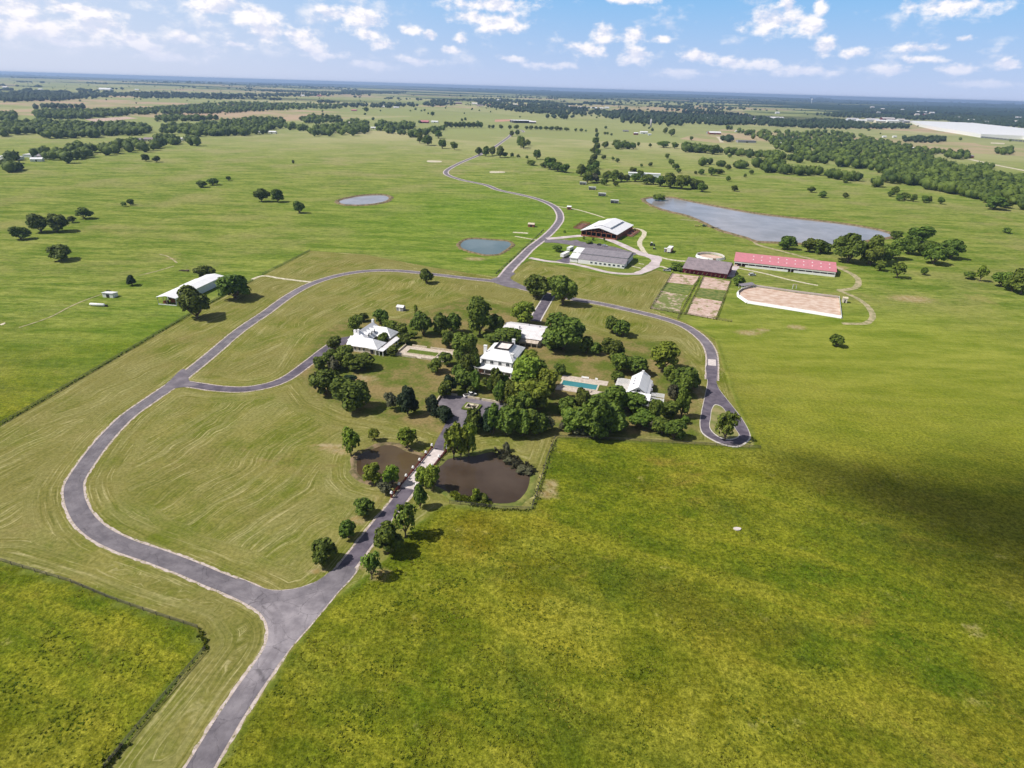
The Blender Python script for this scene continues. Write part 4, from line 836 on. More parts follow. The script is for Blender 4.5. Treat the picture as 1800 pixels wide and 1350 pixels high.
# --- farm: open arena barn
o = at(1020, 404.7, 5); fr = at(1085.3, 412.7, 5); a_ = math.atan2(fr[1]-o[1], fr[0]-o[0]); L_ = math.hypot(fr[0]-o[0], fr[1]-o[1]); H = Frame(o, a_)
bk = H.L(1108, 394.7, 5); D_ = bk[1]
e = empty('arena_barn', o, a_); tag(e, 'big open-fronted brown timber riding hall under a bright white gable roof with raised middle', 'barn')
MB().gable(.8, L_-.8, .8, D_-.8, 5, 9.2, 'y', .8, .35).build('roof', M['white_roof_y'], e)
MB().gable(L_*.27, L_*.73, D_*.17, D_*.92, 8.55, 10.2, 'y', .2, .25).gwall(L_*.27+.3, L_*.73-.3, D_*.17+.3, D_*.92-.3, 8.4, 10.1, 'y', 7.0).build('ridge_monitor', M['white_roof_y'], e)
MB().box(.8, 1.1, .8, D_-.8, 0, 4.7).box(L_-1.1, L_-.8, .8, D_-.8, 0, 4.7).box(.8, L_-.8, D_-1.1, D_-.8, 0, 4.7).build('wall', M['timber'], e)
MB().box(1.1, L_-1.1, 1, D_-1.2, 0.0, .1).build('floor', M['dark'], e)
posts(e, [(x, .9) for x in np.linspace(1, L_-1, 8)], 5.0, .45, 'timber')
b = MB()
for i in range(8):
    x0_, x1_ = 1+(L_-2)*i/8, 1+(L_-2)*(i+1)/8; h = lambda x: 4.7+3.9*(1-abs(x-L_/2)/(L_/2)); b.beam((x0_, .9, h(x0_)), (x1_, .9, h(x1_)), .3); b.beam((x0_, .9, 4.6), (x1_, .9, h(x1_)), .22); b.beam((x1_, .9, 4.6), (x1_, .9, h(x1_)), .22)
b.beam((1, .9, 4.6), (L_-1, .9, 4.6), .3); b.build('truss', M['timber'], e)
MB().box(L_*.05, L_*.95, .85, .95, .1, 1.3).build('front_rail', M['timber'], e)
for P_, lb in ((pts(PD, (360, 235), (470, 165), (580, 180), (470, 250)), 'left'), (pts(PD, (1050, 280), (1110, 240), (1230, 280), (1130, 350), (1010, 330)), 'right')):
    Pw = gnd(P_); e2 = empty('cattle_pen', Pw[0]); tag(e2, 'dark brown rail pen on the %s side of the white-roofed riding hall' % lb, 'pen', 'pens beside the riding hall')
    q = [(x-Pw[0][0], y-Pw[0][1]) for x, y in Pw]; b = MB(); b.v = [(x, y, .06) for x, y in q]; b.f = [tuple(range(len(q)))]; b.build('pen_floor', varied('pen floor '+lb, (.14, .08, .06), (.26, .16, .13), .3), e2)
    b = MB()
    for a, c in zip(q, q[1:]+q[:1]):
        for z in (.5, .9, 1.3, 1.7): b.beam((*a, z), (*c, z), .08, .2)
        m_ = ((a[0]+c[0])/2, (a[1]+c[1])/2); b.beam((*a, 0), (*a, 1.9), .2); b.beam((*m_, 0), (*m_, 1.9), .2)
    for t_ in (.33, .66):
        a = tuple(np.array(q[0])*(1-t_)+np.array(q[1])*t_); c = tuple(np.array(q[3])*(1-t_)+np.array(q[2])*t_)
        for z in (.5, 1.0, 1.5): b.beam((*a, z), (*c, z), .08, .2)
    b.build('rail', M['timber'], e2)

# --- grey stable
o = at(1015, 455, 3.3); fr = at(1099, 465, 3.3); a_ = math.atan2(fr[1]-o[1], fr[0]-o[0]); L_ = math.hypot(fr[0]-o[0], fr[1]-o[1]); H = Frame(o, a_); X0 = H.L(1003, 451, 3.3)[0]
e = empty('grey_stable', o, a_); tag(e, 'long stable with a stepped grey roof, white front wall and row of dark windows', 'stable')
st = H.L(*PD(720, 598), 5.2)[1]; bk = H.L(*PD(760, 520), 7.0)[1]
b = MB(); b.slab([(0, 0, 3.4), (L_, 0, 3.4), (L_, st, 5.2), (0, st, 5.2)], .2); b.slab([(0, st-.8, 5.9), (L_, st-.8, 5.9), (L_+.3, bk, 7.3), (0, bk, 7.3)], .2); b.slab([(0, bk+.01, 7.3), (L_+.3, bk+.01, 7.3), (L_, bk+12, 4.0), (0, bk+12, 4.0)], .2); b.build('roof', M['grey_roof'], e)
b = MB(); b.box(.6, L_-.6, .1, .4, 0, 3.3).box(L_-.9, L_-.6, .4, bk+11, 0, 3.5).box(.6, L_-.9, bk+10.7, bk+11, 0, 3.9).box(.6, L_-.6, st-.3, st, 3.4, 5.75); b.build('wall', M['white'], e)
MB().add([(L_-.75, 1.1, 3.51), (L_-.75, st, 5.0), (L_-.75, st, 5.7), (L_-.75, bk, 7.0), (L_-.75, bk+11, 3.9), (L_-.75, bk+11, 3.51)], [(0, 1, 2, 3, 4, 5)]).build('gable_end', M['grey'], e)
wl = []
windows(e, [(x, .08, 1.1, 'f') for x in np.linspace(L_*.30, L_*.96, 8)], 1.7, 1.3, 'bluewhite')
b = MB(); b.slab([(X0, .8, 3.5), (-.05, .8, 3.5), (-.05, st, 5.3), (X0, st, 5.3)], .2).slab([(X0, st+.3, 5.9), (-.05, st+.3, 5.9), (-.05, bk-1, 7.2), (X0, bk-1, 7.2)], .2).build('white_roof', M['white_roof_x'], e); MB().box(X0+.4, -.1, 1.5, bk-2, 0, 3.3).build('porch_wall', M['white'], e)
MB().box(L_-.62, L_-.55, st+1, st+5, 0, 3).build('door', M['dark'], e)
for x in (L_*.2, L_*.45, L_*.7): MB().box(x-.3, x+.3, bk-.3, bk+.3, 7.1, 7.8).build('vent', M['steel'], e)

# --- brown-roofed red barn
o = at(1199.5, 470.8, 4); fr = at(1279, 481.8, 4); a_ = math.atan2(fr[1]-o[1], fr[0]-o[0]); L_ = math.hypot(fr[0]-o[0], fr[1]-o[1]); H = Frame(o, a_); yr = H.L(1241, 455.5, 8.5)[1]
e = empty('red_barn', o, a_); tag(e, 'dark red barn with a weathered brown-grey roof at the head of the dirt paddocks', 'barn')
MB().gable(.1, L_-.1, 0, yr+11, 4, 8.5, 'x', .1, .25, rp=yr).build('roof', M['brown_roof'], e)
MB().gwall(.7, L_-.7, 2.4, yr+10, 4.6, 8.3, 'x', rp=yr).build('wall', M['redwall'], e)
for i, x in enumerate(np.linspace(2.2, L_-2.2, 10)):
    d = MB().box(x-.6, x+.6, 2.3, 2.38, .1, 2.2).build('stall_door', M['timber'], e); MB().add([(x-.6, 2.28, .3), (x-.45, 2.28, .3), (x+.6, 2.28, 2.1), (x+.45, 2.28, 2.1)], [(0, 1, 2, 3)]).build('brace', M['white'], d)
posts(e, [(x, .4) for x in np.linspace(.8, L_-.8, 7)], 4.0, .25, 'redwall')
for i in range(3): MB().box(L_*.25+i*7-.3, L_*.25+i*7+.3, yr-.3, yr+.3, 8.2, 9.0).build('vent', M['steel'], e)

# --- red-roofed stable
o = at(1290.4, 458.6, 4); fr = at(1470.9, 478, 4); a_ = math.atan2(fr[1]-o[1], fr[0]-o[0]); L_ = math.hypot(fr[0]-o[0], fr[1]-o[1]); H = Frame(o, a_); yr = H.L(1382, 452, 7.6)[1]
e = empty('red_roof_stable', o, a_); tag(e, 'very long white stable with a faded pinkish red metal roof and pale skylight dots', 'stable')
rf = MB().gable(0, L_, 0, yr*1.9, 4, 7.6, 'x', .1, .22, rp=yr).build('roof', M['red_roof'], e)
sk = MB().box(-.35, .35, -.5, .5, 0, .12).mesh('skylight', M['white'])
for i in range(10):
    for k_, fy in enumerate((.35, .72)): o_ = link('skylight', sk, rf, (L_*.19+i*L_*.083, yr*fy, 4+(3.6)*fy+.02)); o_.rotation_euler = (math.atan2(3.6, yr), 0, 0)
b = MB(); b.box(.5, L_-.5, 0.1, 0.35, 2.7, 3.75); b.box(L_*.12, L_*.545, 0.1, 0.35, 0, 1.5); b.box(L_*.60, L_-.5, 0.1, 0.35, 0, 1.6); b.box(L_-.75, L_-.5, .36, yr*1.85, 0, 3.75); b.box(.5, .75, 6, yr*1.85, 0, 3.75); b.box(.76, L_-.76, yr*1.85-.3, yr*1.85, 0, 3.75); b.build('wall', M['white'], e)
MB().box(.76, L_-.76, 5.5, 5.8, 0, 3.9).build('inner_wall', M['dark'], e); posts(e, [(x, .2) for x in np.linspace(.7, L_-.7, 15)], 3.9, .25)
MB().box(1, L_-1, 1.3, 5.4, .02, .1).build('floor', M['pen_dirt'], e)


# --- long white barn in the west pasture
o = at(273.6, 522, 4.6); fr = at(305.6, 526, 4.6); H0 = Frame(o, math.atan2(fr[1]-o[1], fr[0]-o[0])); bkc = at(391.7, 485.8, 4.6)
a_ = math.atan2(bkc[1]-fr[1], bkc[0]-fr[0])-math.pi/2; H = Frame(o, a_); L_ = H.L(305.6, 526, 4.6)[0]; D_ = math.hypot(bkc[0]-fr[0], bkc[1]-fr[1])
e = empty('long_white_barn', o, a_); tag(e, 'long white metal barn with open front end, in the west pasture', 'barn')
MB().gable(.2, L_-.2, .2, D_-.2, 4.6, 5.7, 'y', .2, .2).build('roof', M['white_roof_y'], e)
b = MB(); b.box(L_-.6, L_-.35, .5, D_-.5, 0, 4.4).box(.35, .6, 9, D_-.5, 0, 4.4).box(.6, L_-.6, D_-.75, D_-.5, 0, 4.6).box(.6, L_-.6, 12, 12.2, 0, 4.3); b.build('wall', M['bluewhite'], e)
posts(e, [(.5, .5), (L_-.5, .5), (.5, 5), (L_/2, .5)], 4.5, .25, 'steel'); MB().box(.5, L_-.5, .3, .5, 0, .5).build('sill', M['white'], e)
b = MB(); b.box(2, 4, 2.5, 5, 0, 1.4).box(5, 8.5, 5, 8, 0, 2.0).box(3, 6, 8.5, 11, 0, 2.4); b.build('stored_goods', M['timber'], e)
hb = H.L(345, 489, 3); MB().slab([(-4.5, D_*.55, 2.9), (0, D_*.55, 3.6), (0, D_*.9, 3.6), (-4.5, D_*.9, 2.9)], .15).build('lean_to_roof', M['white_roof_y'], e); posts(e, [(-4.3, D_*.56), (-4.3, D_*.73), (-4.3, D_*.89)], 2.8, .15, 'steel')

# --- riding arena with white boards
AR = gnd(pts(PX, (130, 690), (250, 772), (740, 850), (1490, 972), (1460, 710), (870, 635), (330, 555), (180, 600), (125, 640)))
cen = np.mean(AR, axis=0)
sheet('arena_sand', AR, M['sand'], .11)
e = empty('riding_arena', (cen[0], cen[1], 0)); tag(e, 'open-air sand arena ringed by white boards, in front of the red-roofed stable', 'arena')
q = [(x-cen[0], y-cen[1]) for x, y in AR]
for i in range(len(q)):
    a, c = np.array(q[i]), np.array(q[(i+1) % len(q)]); n_ = max(1, int(np.linalg.norm(c-a)/13))
    for k in range(n_):
        s0, s1 = a+(c-a)*k/n_, a+(c-a)*(k+1)/n_; d = (s1-s0)/np.linalg.norm(s1-s0); nn = np.array([d[1], -d[0]])
        if nn@s0 < 0: nn = -nn
        b = MB(); lo0, lo1 = s0+nn*.5, s1+nn*.5; hi0, hi1 = s0-nn*.3, s1-nn*.3
        b.add([(*lo0, .1), (*lo1, .1), (*hi1, 1.7), (*hi0, 1.7), (*(lo0+nn*.2), .1), (*(lo1+nn*.2), .1), (*(hi1+nn*.2), 1.7), (*(hi0+nn*.2), 1.7)], [(0, 1, 2, 3), (7, 6, 5, 4), (3, 2, 6, 7), (0, 3, 7, 4), (1, 5, 6, 2)])
        b.build('board_panel', M['white'], e)
for px, py in (((1393, 508)), ((1399, 508))):
    x, y = at(px, py); MB().box(x-cen[0]-.15, x-cen[0]+.15, y-cen[1]-.15, y-cen[1]+.15, 0, 3.2).build('gate_post', M['white'], e)
x, y = at(1396, 508); MB().box(x-cen[0]-1.6, x-cen[0]+1.6, y-cen[1]-.1, y-cen[1]+.1, 2.9, 3.3).build('gate_beam', M['stone'], e)
x, y = at(1312, 506); t_ = empty('viewing_stand', (x, y, 0), R(25)); tag(t_, 'small grey lean-to roof over the rounded left end of the sand arena', 'shelter'); MB().slab([(-6, -1.5, 2.2), (6, -1.5, 2.2), (6, 1.8, 3.0), (-6, 1.8, 3.0)], .15).build('roof', M['grey_roof'], t_); posts(t_, [(-5.5, -1.2), (5.5, -1.2), (-5.5, 1.5), (5.5, 1.5), (0, 1.5)], 2.3, .15)
# --- round pen
c_ = at(1248.4, 452.5); e = empty('round_pen', c_); tag(e, 'white-boarded round pen with sandy floor behind the red barn', 'pen')
MB().lathe((0, 0, 0), [(10.5, 0), (11.3, 1.9), (11.15, 1.9), (10.35, 0.05)], 48).build('board_ring', M['white'], e) if False else None
b = MB(); n_ = 48; ring = [(11.5, .02), (10.8, 2.0), (10.6, 2.0), (11.2, .02)]
b.v = [(r*math.cos(2*math.pi*i/n_), r*math.sin(2*math.pi*i/n_), h) for r, h in ring for i in range(n_)]; b.f = [(k*n_+i, k*n_+(i+1) % n_, (k+1)*n_+(i+1) % n_, (k+1)*n_+i) for k in range(3) for i in range(n_)]; b.build('board_ring', M['white'], e)
b = MB(); b.v = [(10.2*math.cos(2*math.pi*i/n_), 10.2*math.sin(2*math.pi*i/n_), .05) for i in range(n_)]; b.f = [tuple(range(n_))]; b.build('sand_floor', M['sand'], e)
MB().box(-1.2, 1.2, -11.4, -11.2, .05, 2.1).build('gate', M['pen_dirt'], e)

# --- paddocks in front of the red barn
PAD = [pts(P2a, (255, 575), (450, 598), (398, 660), (215, 640)), pts(P2a, (480, 600), (672, 632), (650, 700), (450, 680)), pts(P2a, (170, 700), (360, 735), (320, 790), (110, 780)), pts(P2a, (410, 745), (610, 780), (565, 905), (360, 868)), pts(P2a, (205, 648), (398, 665), (365, 728), (165, 698)), pts(P2a, (450, 685), (645, 705), (612, 775), (415, 740)), pts(P2a, (110, 782), (320, 795), (300, 862), (95, 830))]
for i, P_ in enumerate(PAD): sheet('paddock_ground', gnd(P_), (M['pen_dirt'], M['pen_dirt'], M['pen_grass'], M['pen_dirt'], varied('paddock weeds %d' % i, (.07, .12, .015), (.2, .22, .06), .3), varied('paddock weeds %d' % i, (.07, .12, .015), (.2, .2, .06), .3), M['pen_grass'])[i], .112+.004*i, jit=.4)
for P_, lb in ((pts(P2a, (258, 572), (95, 830)), 'left side'), (pts(P2a, (95, 830), (330, 870), (570, 910), (680, 925)), 'near side'), (pts(P2a, (672, 632), (570, 905)), 'right side'), (pts(P2a, (448, 600), (290, 905)), 'left side of the middle lane'), (pts(P2a, (478, 600), (345, 870)), 'right side of the middle lane')):
    fence(gnd(P_), 'dark board fence on the %s of the dirt paddocks' % lb, 3.2, (.5, .95, 1.4), True, .14, 'paddock_fence', None, 'paddock fences')
    weeds(gnd(P_), .7, .6, 60, 50+len(lb), 'weeds along the dark paddock fences', 'f_mid')

# --- small sheds, tanks, huts
def hut(px, py, L_, D_, h, a, wm, rm, label, cat='shed', name='field_shed', group=None, open_front=False, gab=False):
    x, y = at(px, py); e = empty(name, (x, y, 0), a); tag(e, label, cat, group)
    if gab: MB().gwall(0, L_, 0, D_, h, h+D_*.22, 'x', t=.05).build('wall', wm, e); MB().gable(0, L_, 0, D_, h+.06, h+.06+D_*.22, 'x', .25, .12).build('roof', rm, e)
    else:
        b = MB()
        if open_front: b.box(0, .15, 0, D_, 0, h-.1).box(L_-.15, L_, 0, D_, 0, h-.1).box(.16, L_-.16, D_-.15, D_, 0, h-.5)
        else: b.box(0, L_, 0, D_, 0, h-.2)
        b.build('wall', wm, e); MB().slab([(-.3, -.3, h+.3), (L_+.3, -.3, h+.3), (L_+.3, D_+.3, h-.1), (-.3, D_+.3, h-.1)], .15).build('roof', rm, e)
        if open_front: MB().box(.16, L_-.16, .02, D_-.16, .02, .08).build('floor', M['dark'], e); posts(e, [(L_/2, .15)], h, .15)
    if not open_front: MB().box(L_*.35, L_*.65, -.07, -.01, 0, min(2.1, h*.8)).build('door', M['dark'], e)
    return e
for i, (px, py) in enumerate(((1018.5, 324.5), (1034.5, 333.5), (1051.5, 344.5), (1073, 357.0))):
    hut(px, py, 9.0, 6, 3.4, R(-12), M['white'], M['white'], ('farthest', 'second farthest', 'second nearest', 'nearest')[i]+' of the four white open-fronted field shelters in a diagonal row', 'shelter', 'field_shelter', 'white field shelters', True)
hut(996.5, 368.5, 4.5, 4.5, 3.0, R(-10), M['timber'], M['white_roof_x'], 'small brown hut with a white roof beside the dirt path north of the riding hall', gab=True)
hut(928, 399, 6, 5, 2.6, R(-10), M['timber'], M['stone'], 'small brown shed with a pale roof alone in the green field above the blue pond', gab=True)
hut(181, 522.5, 6.8, 4.2, 2.6, R(-8), M['white'], M['white_roof_x'], 'small white shed in the west pasture beside a white gas tank')
hut(1167, 443, 3.6, 4.4, 2.6, R(-20), M['grey'], M['white_roof_x'], 'little white-topped shed left of the pink and white stock trailer')
hut(1480.5, 532, 2.6, 3, 3.0, R(-20), M['offwhite'], M['stone'], 'small cream judging booth at the right end of the sand arena', 'booth', 'judging_booth', gab=True)
x, y = at(158, 537.5); e = empty('gas_tank', (x, y, 0), R(-4)); tag(e, 'long white cylindrical gas tank lying in the west pasture', 'tank')
MB().lathe((0, 0, 1.0), [(.15, 0), (.55, .25), (.8, .8), (.8, 8.6), (.55, 9.1), (.15, 9.4)], 16, 'x').build('vessel', M['white'], e, True); MB().box(1.2, 1.6, -.6, .6, 0, .5).build('saddle', M['dark'], e); MB().box(7.6, 8.0, -.6, .6, 0, .5).build('saddle', M['dark'], e); MB().box(9.5, 10.6, -.5, .5, 0, 1.1).build('valve_box', M['dark'], e)
x, y = at(*PL(1165, 492)); e = empty('log_pile', (x, y, 0), R(-5)); tag(e, 'brown heap of logs behind the long white barn', 'pile')
b = MB(); r_ = np.random.default_rng(5)
for i in range(16): a = r_.uniform(-.4, .4); cx, cy, z = r_.uniform(-2.6, 2.6), r_.uniform(-.9, .9), r_.uniform(.25, .9); b.beam((cx-1.3*math.cos(a), cy-1.3*math.sin(a), z), (cx+1.3*math.cos(a), cy+1.3*math.sin(a), z+.1), .38)
b.build('log', M['bark'], e)
# gate posts
for px, py, lb in ((1214, 0, 0),): pass
# --- trailers
def trailer(px, py, L_, W_, h, a, m1, m2, label, cat='trailer', name='stock_trailer'):
    x, y = at(px, py); e = empty(name, (x, y, 0), a); tag(e, label, cat)
    MB().box(0, L_, 0, W_, .9, h).build('body', m1, e); MB().slab([(-.1, -.1, h+.12), (L_+.1, -.1, h+.12), (L_+.1, W_+.1, h+.12), (-.1, W_+.1, h+.12)], .1).build('roof', m2, e)
    for xx in (L_*.62, L_*.78):
        for yy in (-.12, W_-.18): MB().lathe((xx, yy, .45), [(.45, 0), (.45, .3)], 12, 'y').build('wheel', M['tyre'], e)
    MB().beam((L_, W_/2, .7), (L_+1.6, W_/2, .6), .15).build('tow_bar', M['steel'], e); MB().box(-.06, -.01, .2, W_-.2, 1.0, h-.2).build('door', m2, e)
trailer(1178.5, 445.5, 10, 3.4, 4.0, R(66), varied('faded pink paint', (.55, .27, .25), (.66, .36, .33), 1), M['white'], 'boxy stock trailer with pink sides and white roof left of the round pen')
trailer(990.5, 454.5, 12, 2.9, 3.2, R(63), M['white'], M['white'], 'long white horse trailer parked on dark asphalt at the left end of the grey stable', 'trailer', 'horse_trailer')
trailer(1001.5, 442.5, 8, 2.8, 3.0, R(63), M['white'], M['white'], 'shorter white horse trailer behind the first, beside the stable corner', 'trailer', 'horse_trailer')

# --- cars and machines
def car(px, py, a, m, label, cat='car', name='parked_car', L_=4.9, W_=1.95, pick=False, van=False):
    x, y = at(px, py); e = empty(name, (x, y, .11), a); tag(e, label, cat)
    def loft(prof, w0, w1, nm, mm, pa):
        n = len(prof); vs = [(px_, -w0/2 if z < 1.0 else -w1/2, z) for px_, z in prof]+[(px_, w0/2 if z < 1.0 else w1/2, z) for px_, z in prof]
        b = MB(); b.add(vs, [tuple(range(n)), tuple(range(2*n-1, n-1, -1))]+[(i, i+n, (i+1) % n+n, (i+1) % n) for i in range(n)]); return b.build(nm, mm, pa)
    l = L_/2; top = 1.75 if (van or pick) else 1.48
    loft([(-l, .35), (l, .35), (l+.02, .7), (l-.15, .92), (l-1.2, .99), (-l+.3, .99), (-l-.02, .85)], W_, W_, 'body', m, e)
    cb_, cf_ = ((-.3, 1.4) if pick else ((-l+.15, l-1.25) if van else (-l+.75, l-1.45)))
    gh = loft([(cb_-.15, .985), (cf_+.35, .985), (cf_-.35, top), (cb_+.25, top)], W_-.1, W_-.3, 'cabin', M['glass'], e)
    loft([(cb_+.2, top+.005), (cf_-.4, top+.005), (cf_-.5, top+.07), (cb_+.35, top+.07)], W_-.34, W_-.40, 'roof', m, e)
    if pick: MB().box(-l+.15, -.6, -W_/2+.15, W_/2-.15, 1.0, 1.04).build('cargo_bed', M['dark'], e)
    for xx in (-l+.95, l-.95):
        for s in (-1, 1): w = MB().lathe((xx, s*(W_/2-.12)-.12, .36), [(.36, 0), (.36, .24)], 16, 'y').build('wheel', M['tyre'], e); MB().lathe((xx, s*(W_/2-.02)-.01, .36), [(.2, 0), (.2, .03)], 10, 'y').build('rim', M['steel'], w)
    for s in (-1, 1): MB().box(l-.08, l+.04, s*(W_/2-.35)-.18, s*(W_/2-.35)+.18, .68, .84).build('headlight', M['white'], e); MB().box(-l-.05, -l+.03, s*(W_/2-.3)-.15, s*(W_/2-.3)+.15, .7, .86).build('tail_light', M['red_paint'], e)
    return e
car(826, 696.5, R(32), M['car_white'], 'white pickup truck parked in the forecourt above the fountain', 'pickup truck', 'parked_pickup', 5.7, 2.05, True)
car(1054.5, 431.5, R(-14), M['car_black'], 'black car parked on the yard lot, left of the silver one', 'car')
car(1062.5, 433.0, R(-14), M['car_silver'], 'silver car parked on the yard lot, right of the black one', 'car')
car(1322, 484.5, R(12), M['car_white'], 'white van parked on the grass between the red-roofed stable and the arena', 'van', 'parked_van', 5.2, 2.0, van=True)
car(1172, 476.5, R(-12), M['car_silver'], 'silver pickup truck parked among bushes left of the red barn', 'pickup truck', 'parked_pickup', 5.5, 2.0, True)
car(1180, 474.5, R(-8), M['car_black'], 'dark car parked beside the silver pickup left of the red barn', 'car')
def tractor(px, py, a, m, label, s=1.0, cat='tractor'):
    x, y = at(px, py); e = empty('farm_tractor', (x, y, 0), a); tag(e, label, cat); e.scale = (s, s, s)
    MB().box(.2, 2.2, -.45, .45, .9, 1.6).build('bonnet', m, e); MB().box(-1.2, .15, -.75, .75, 1.0, 1.3).build('chassis', m, e)
    MB().box(-1.0, .1, -.65, .65, 1.31, 2.4).build('cab', M['glass'], e); MB().box(-1.1, .2, -.75, .75, 2.41, 2.55).build('cab_roof', M['white'], e)
    for s_ in (-1, 1): MB().lathe((-.6, s_*.95-.22, .85), [(.85, 0), (.85, .44)], 16, 'y').build('wheel', M['tyre'], e); MB().lathe((1.7, s_*.75-.15, .5), [(.5, 0), (.5, .3)], 14, 'y').build('wheel', M['tyre'], e)
    MB().beam((1.6, 0, 1.6), (1.6, 0, 2.5), .1).build('exhaust', M['dark'], e)
tractor(1146, 432, R(-30), M['car_green'], 'dark tractor with a white cab roof standing right of the cream curving path', 1.15); tractor(1150, 438.5, R(-20), M['car_green'], 'small dark ride-on machine just in front of the white-topped tractor', .7, 'mower')
def implement(px, py, a, L_, m, label, k=0):
    x, y = at(px, py); e = empty('farm_implement', (x, y, 0), a); tag(e, label, 'farm machine', 'implements by the lake')
    MB().box(0, L_, -.9, .9, .8, 1.0+.5*k).build('frame', m, e); MB().beam((L_, 0, .9), (L_+2, 0, .5), .2).build('tow_bar', M['dark'], e)
    for xx in (L_*.25, L_*.6):
        for s_ in (-1, 1): MB().lathe((xx, s_*1.0-.12, .45), [(.45, 0), (.45, .25)], 12, 'y').build('wheel', M['tyre'], e)
    if k: MB().box(L_*.1, L_*.5, -.7, .7, 1.5, 2.3).build('hopper', m, e)
implement(1220.5, 397.5, R(-5), 5.5, M['car_yellow'], 'yellow flat farm trailer, leftmost of three machines near the lake'); implement(1234, 398.5, R(-8), 4.5, M['car_green'], 'dark green farm machine with a hopper, middle of three near the lake', 1); implement(1250, 401, R(-15), 7, M['dark'], 'long black harrow, rightmost of three machines near the lake')
# ------------------------------------------------------------------ trees
def crown_mesh(name, m, seed, lobes=9, leaves=1300, size=0.13, cb=0.12, spread=1.0, cone=0.0, gap=0.0, core=True, flat=0.0):
    """unit crown: radius 1, total tree height 1; leaf clusters on many overlapping lobes"""
    r = np.random.default_rng(seed); hh = (1-cb)/2; zc = cb+hh
    L = []
    for i in range(lobes):
        a = 2.4*i+r.uniform(-1.1, 1.1); zz = -0.92+1.72*(i+.5)/lobes+r.uniform(-.12, .12)
        rr = math.sqrt(max(0.05, 1-(zz if zz > 0 else zz*.55)**2))*r.uniform(.48, .80)*(1-cone*(zz+1)/2*0.85)*spread
        s = r.uniform(.24, .60)*(1-cone*(zz+1)/2*.55)
        L.append((rr*math.cos(a), rr*math.sin(a), zz*0.72, s))
    L.append((0, 0, .45, .45*(1-cone*.4))); L.append((0, 0, -.1, .6))
    L = np.array(L); ext = np.percentile(np.hypot(L[:, 0], L[:, 1])+L[:, 3], 80); L[:, :2] /= ext; L[:, 3] /= ext**.7
    w = L[:, 3]**2; w /= w.sum()
    li = r.choice(len(L), leaves, p=w)
    d = r.normal(size=(leaves, 3)); d /= np.linalg.norm(d, axis=1)[:, None]; d[:, 2] = np.where(d[:, 2] < -.45, -d[:, 2], d[:, 2])
    rad = r.uniform(.78, 1.10, leaves)**1.0
    c = L[li, :3]+d*(L[li, 3]*rad)[:, None]
    if gap: 
        keep = np.sin(c[:, 0]*5+seed)*np.cos(c[:, 1]*5.5+seed*2)*np.sin(c[:, 2]*6+1) < .35-gap; c, d = c[keep], d[keep]
    n = d*1.0+r.normal(size=c.shape)*.42+np.array([0, 0, .30]); n /= np.linalg.norm(n, axis=1)[:, None]
    t = np.cross(n, r.normal(size=c.shape)); t /= np.linalg.norm(t, axis=1)[:, None]; u = np.cross(n, t)
    s = size*r.uniform(.45, 1.35, len(c))
    k = len(c); V = np.empty((k, 5, 3))
    for j, (a, b_) in enumerate(((1, 0), (.25, .9), (-.9, .5), (-.7, -.7), (.45, -.85))):
        V[:, j] = c+t*(a*s)[:, None]+u*(b_*s)[:, None]+n*(r.uniform(-.2, .2, k)*s)[:, None]
    V = V.reshape(-1, 3); V[:, 2] = zc+V[:, 2]*hh*.92
    b = MB(); b.v = [tuple(p) for p in V]; b.f = [tuple(range(5*i, 5*i+5)) for i in range(k)]
    if core:
        import bmesh
        for (x, y, z, s_) in L:
            bm = bmesh.new(); bmesh.ops.create_icosphere(bm, subdivisions=1, radius=1)
            b.add([(x+v.co.x*s_*.80*(1+r.uniform(-.12, .12)), y+v.co.y*s_*.80, zc+(z+v.co.z*s_*.80)*hh*.92) for v in bm.verts], [tuple(v.index for v in f.verts) for f in bm.faces]); bm.free()
    return b.mesh(name, m)
def trunk_mesh(name, seed, cb=0.12, th=.07, limbs=5):
    r = np.random.default_rng(seed); b = MB(); top = cb+.35
    b.lathe((0, 0, 0), [(th*1.5, -.02), (th, cb*.5+.02), (th*.75, cb+.12), (th*.3, top)], 8)
    for i in range(limbs):
        a = 2*math.pi*i/limbs+r.uniform(-.3, .3); z0 = cb*.7+.05*i/limbs; b.beam((0, 0, z0), (.5*math.cos(a), .5*math.sin(a), cb+.22+r.uniform(0, .15)), th*.7); b.beam((.25*math.cos(a), .25*math.sin(a), (z0+cb+.25)/2), (.62*math.cos(a+.5), .62*math.sin(a+.5), cb+.35), th*.4)
    return b.mesh(name, M['bark'])
KIND = {}
def defkind(k, m, n, cb, **kw):
    KIND[k] = [(crown_mesh('crown', M[m], 31*len(KIND)+i, cb=cb, **kw), trunk_mesh('trunk', i, cb, kw.get('th', .07) if False else .065), cb) for i in range(n)]
defkind('oak', 'f_oak', 7, .06, lobes=15, leaves=2400, size=.12, gap=.02)
defkind('mid', 'f_mid', 3, .08, lobes=13, leaves=2200, size=.115)
defkind('lite', 'f_lite', 3, .10, lobes=12, leaves=1900, size=.11, gap=.10)
defkind('wil', 'f_lite', 3, .14, lobes=12, leaves=1400, size=.12, gap=.12, core=False)
defkind('loose', 'f_mid', 2, .15, lobes=11, leaves=1100, size=.12, gap=.12, core=False)
defkind('bush', 'f_mid', 3, .01, lobes=9, leaves=1300, size=.13)
defkind('drybush', 'f_grey', 2, .01, lobes=9, leaves=1100, size=.13, gap=.05)
defkind('ced', 'f_ced', 3, .02, lobes=15, leaves=2200, size=.10, cone=.65)
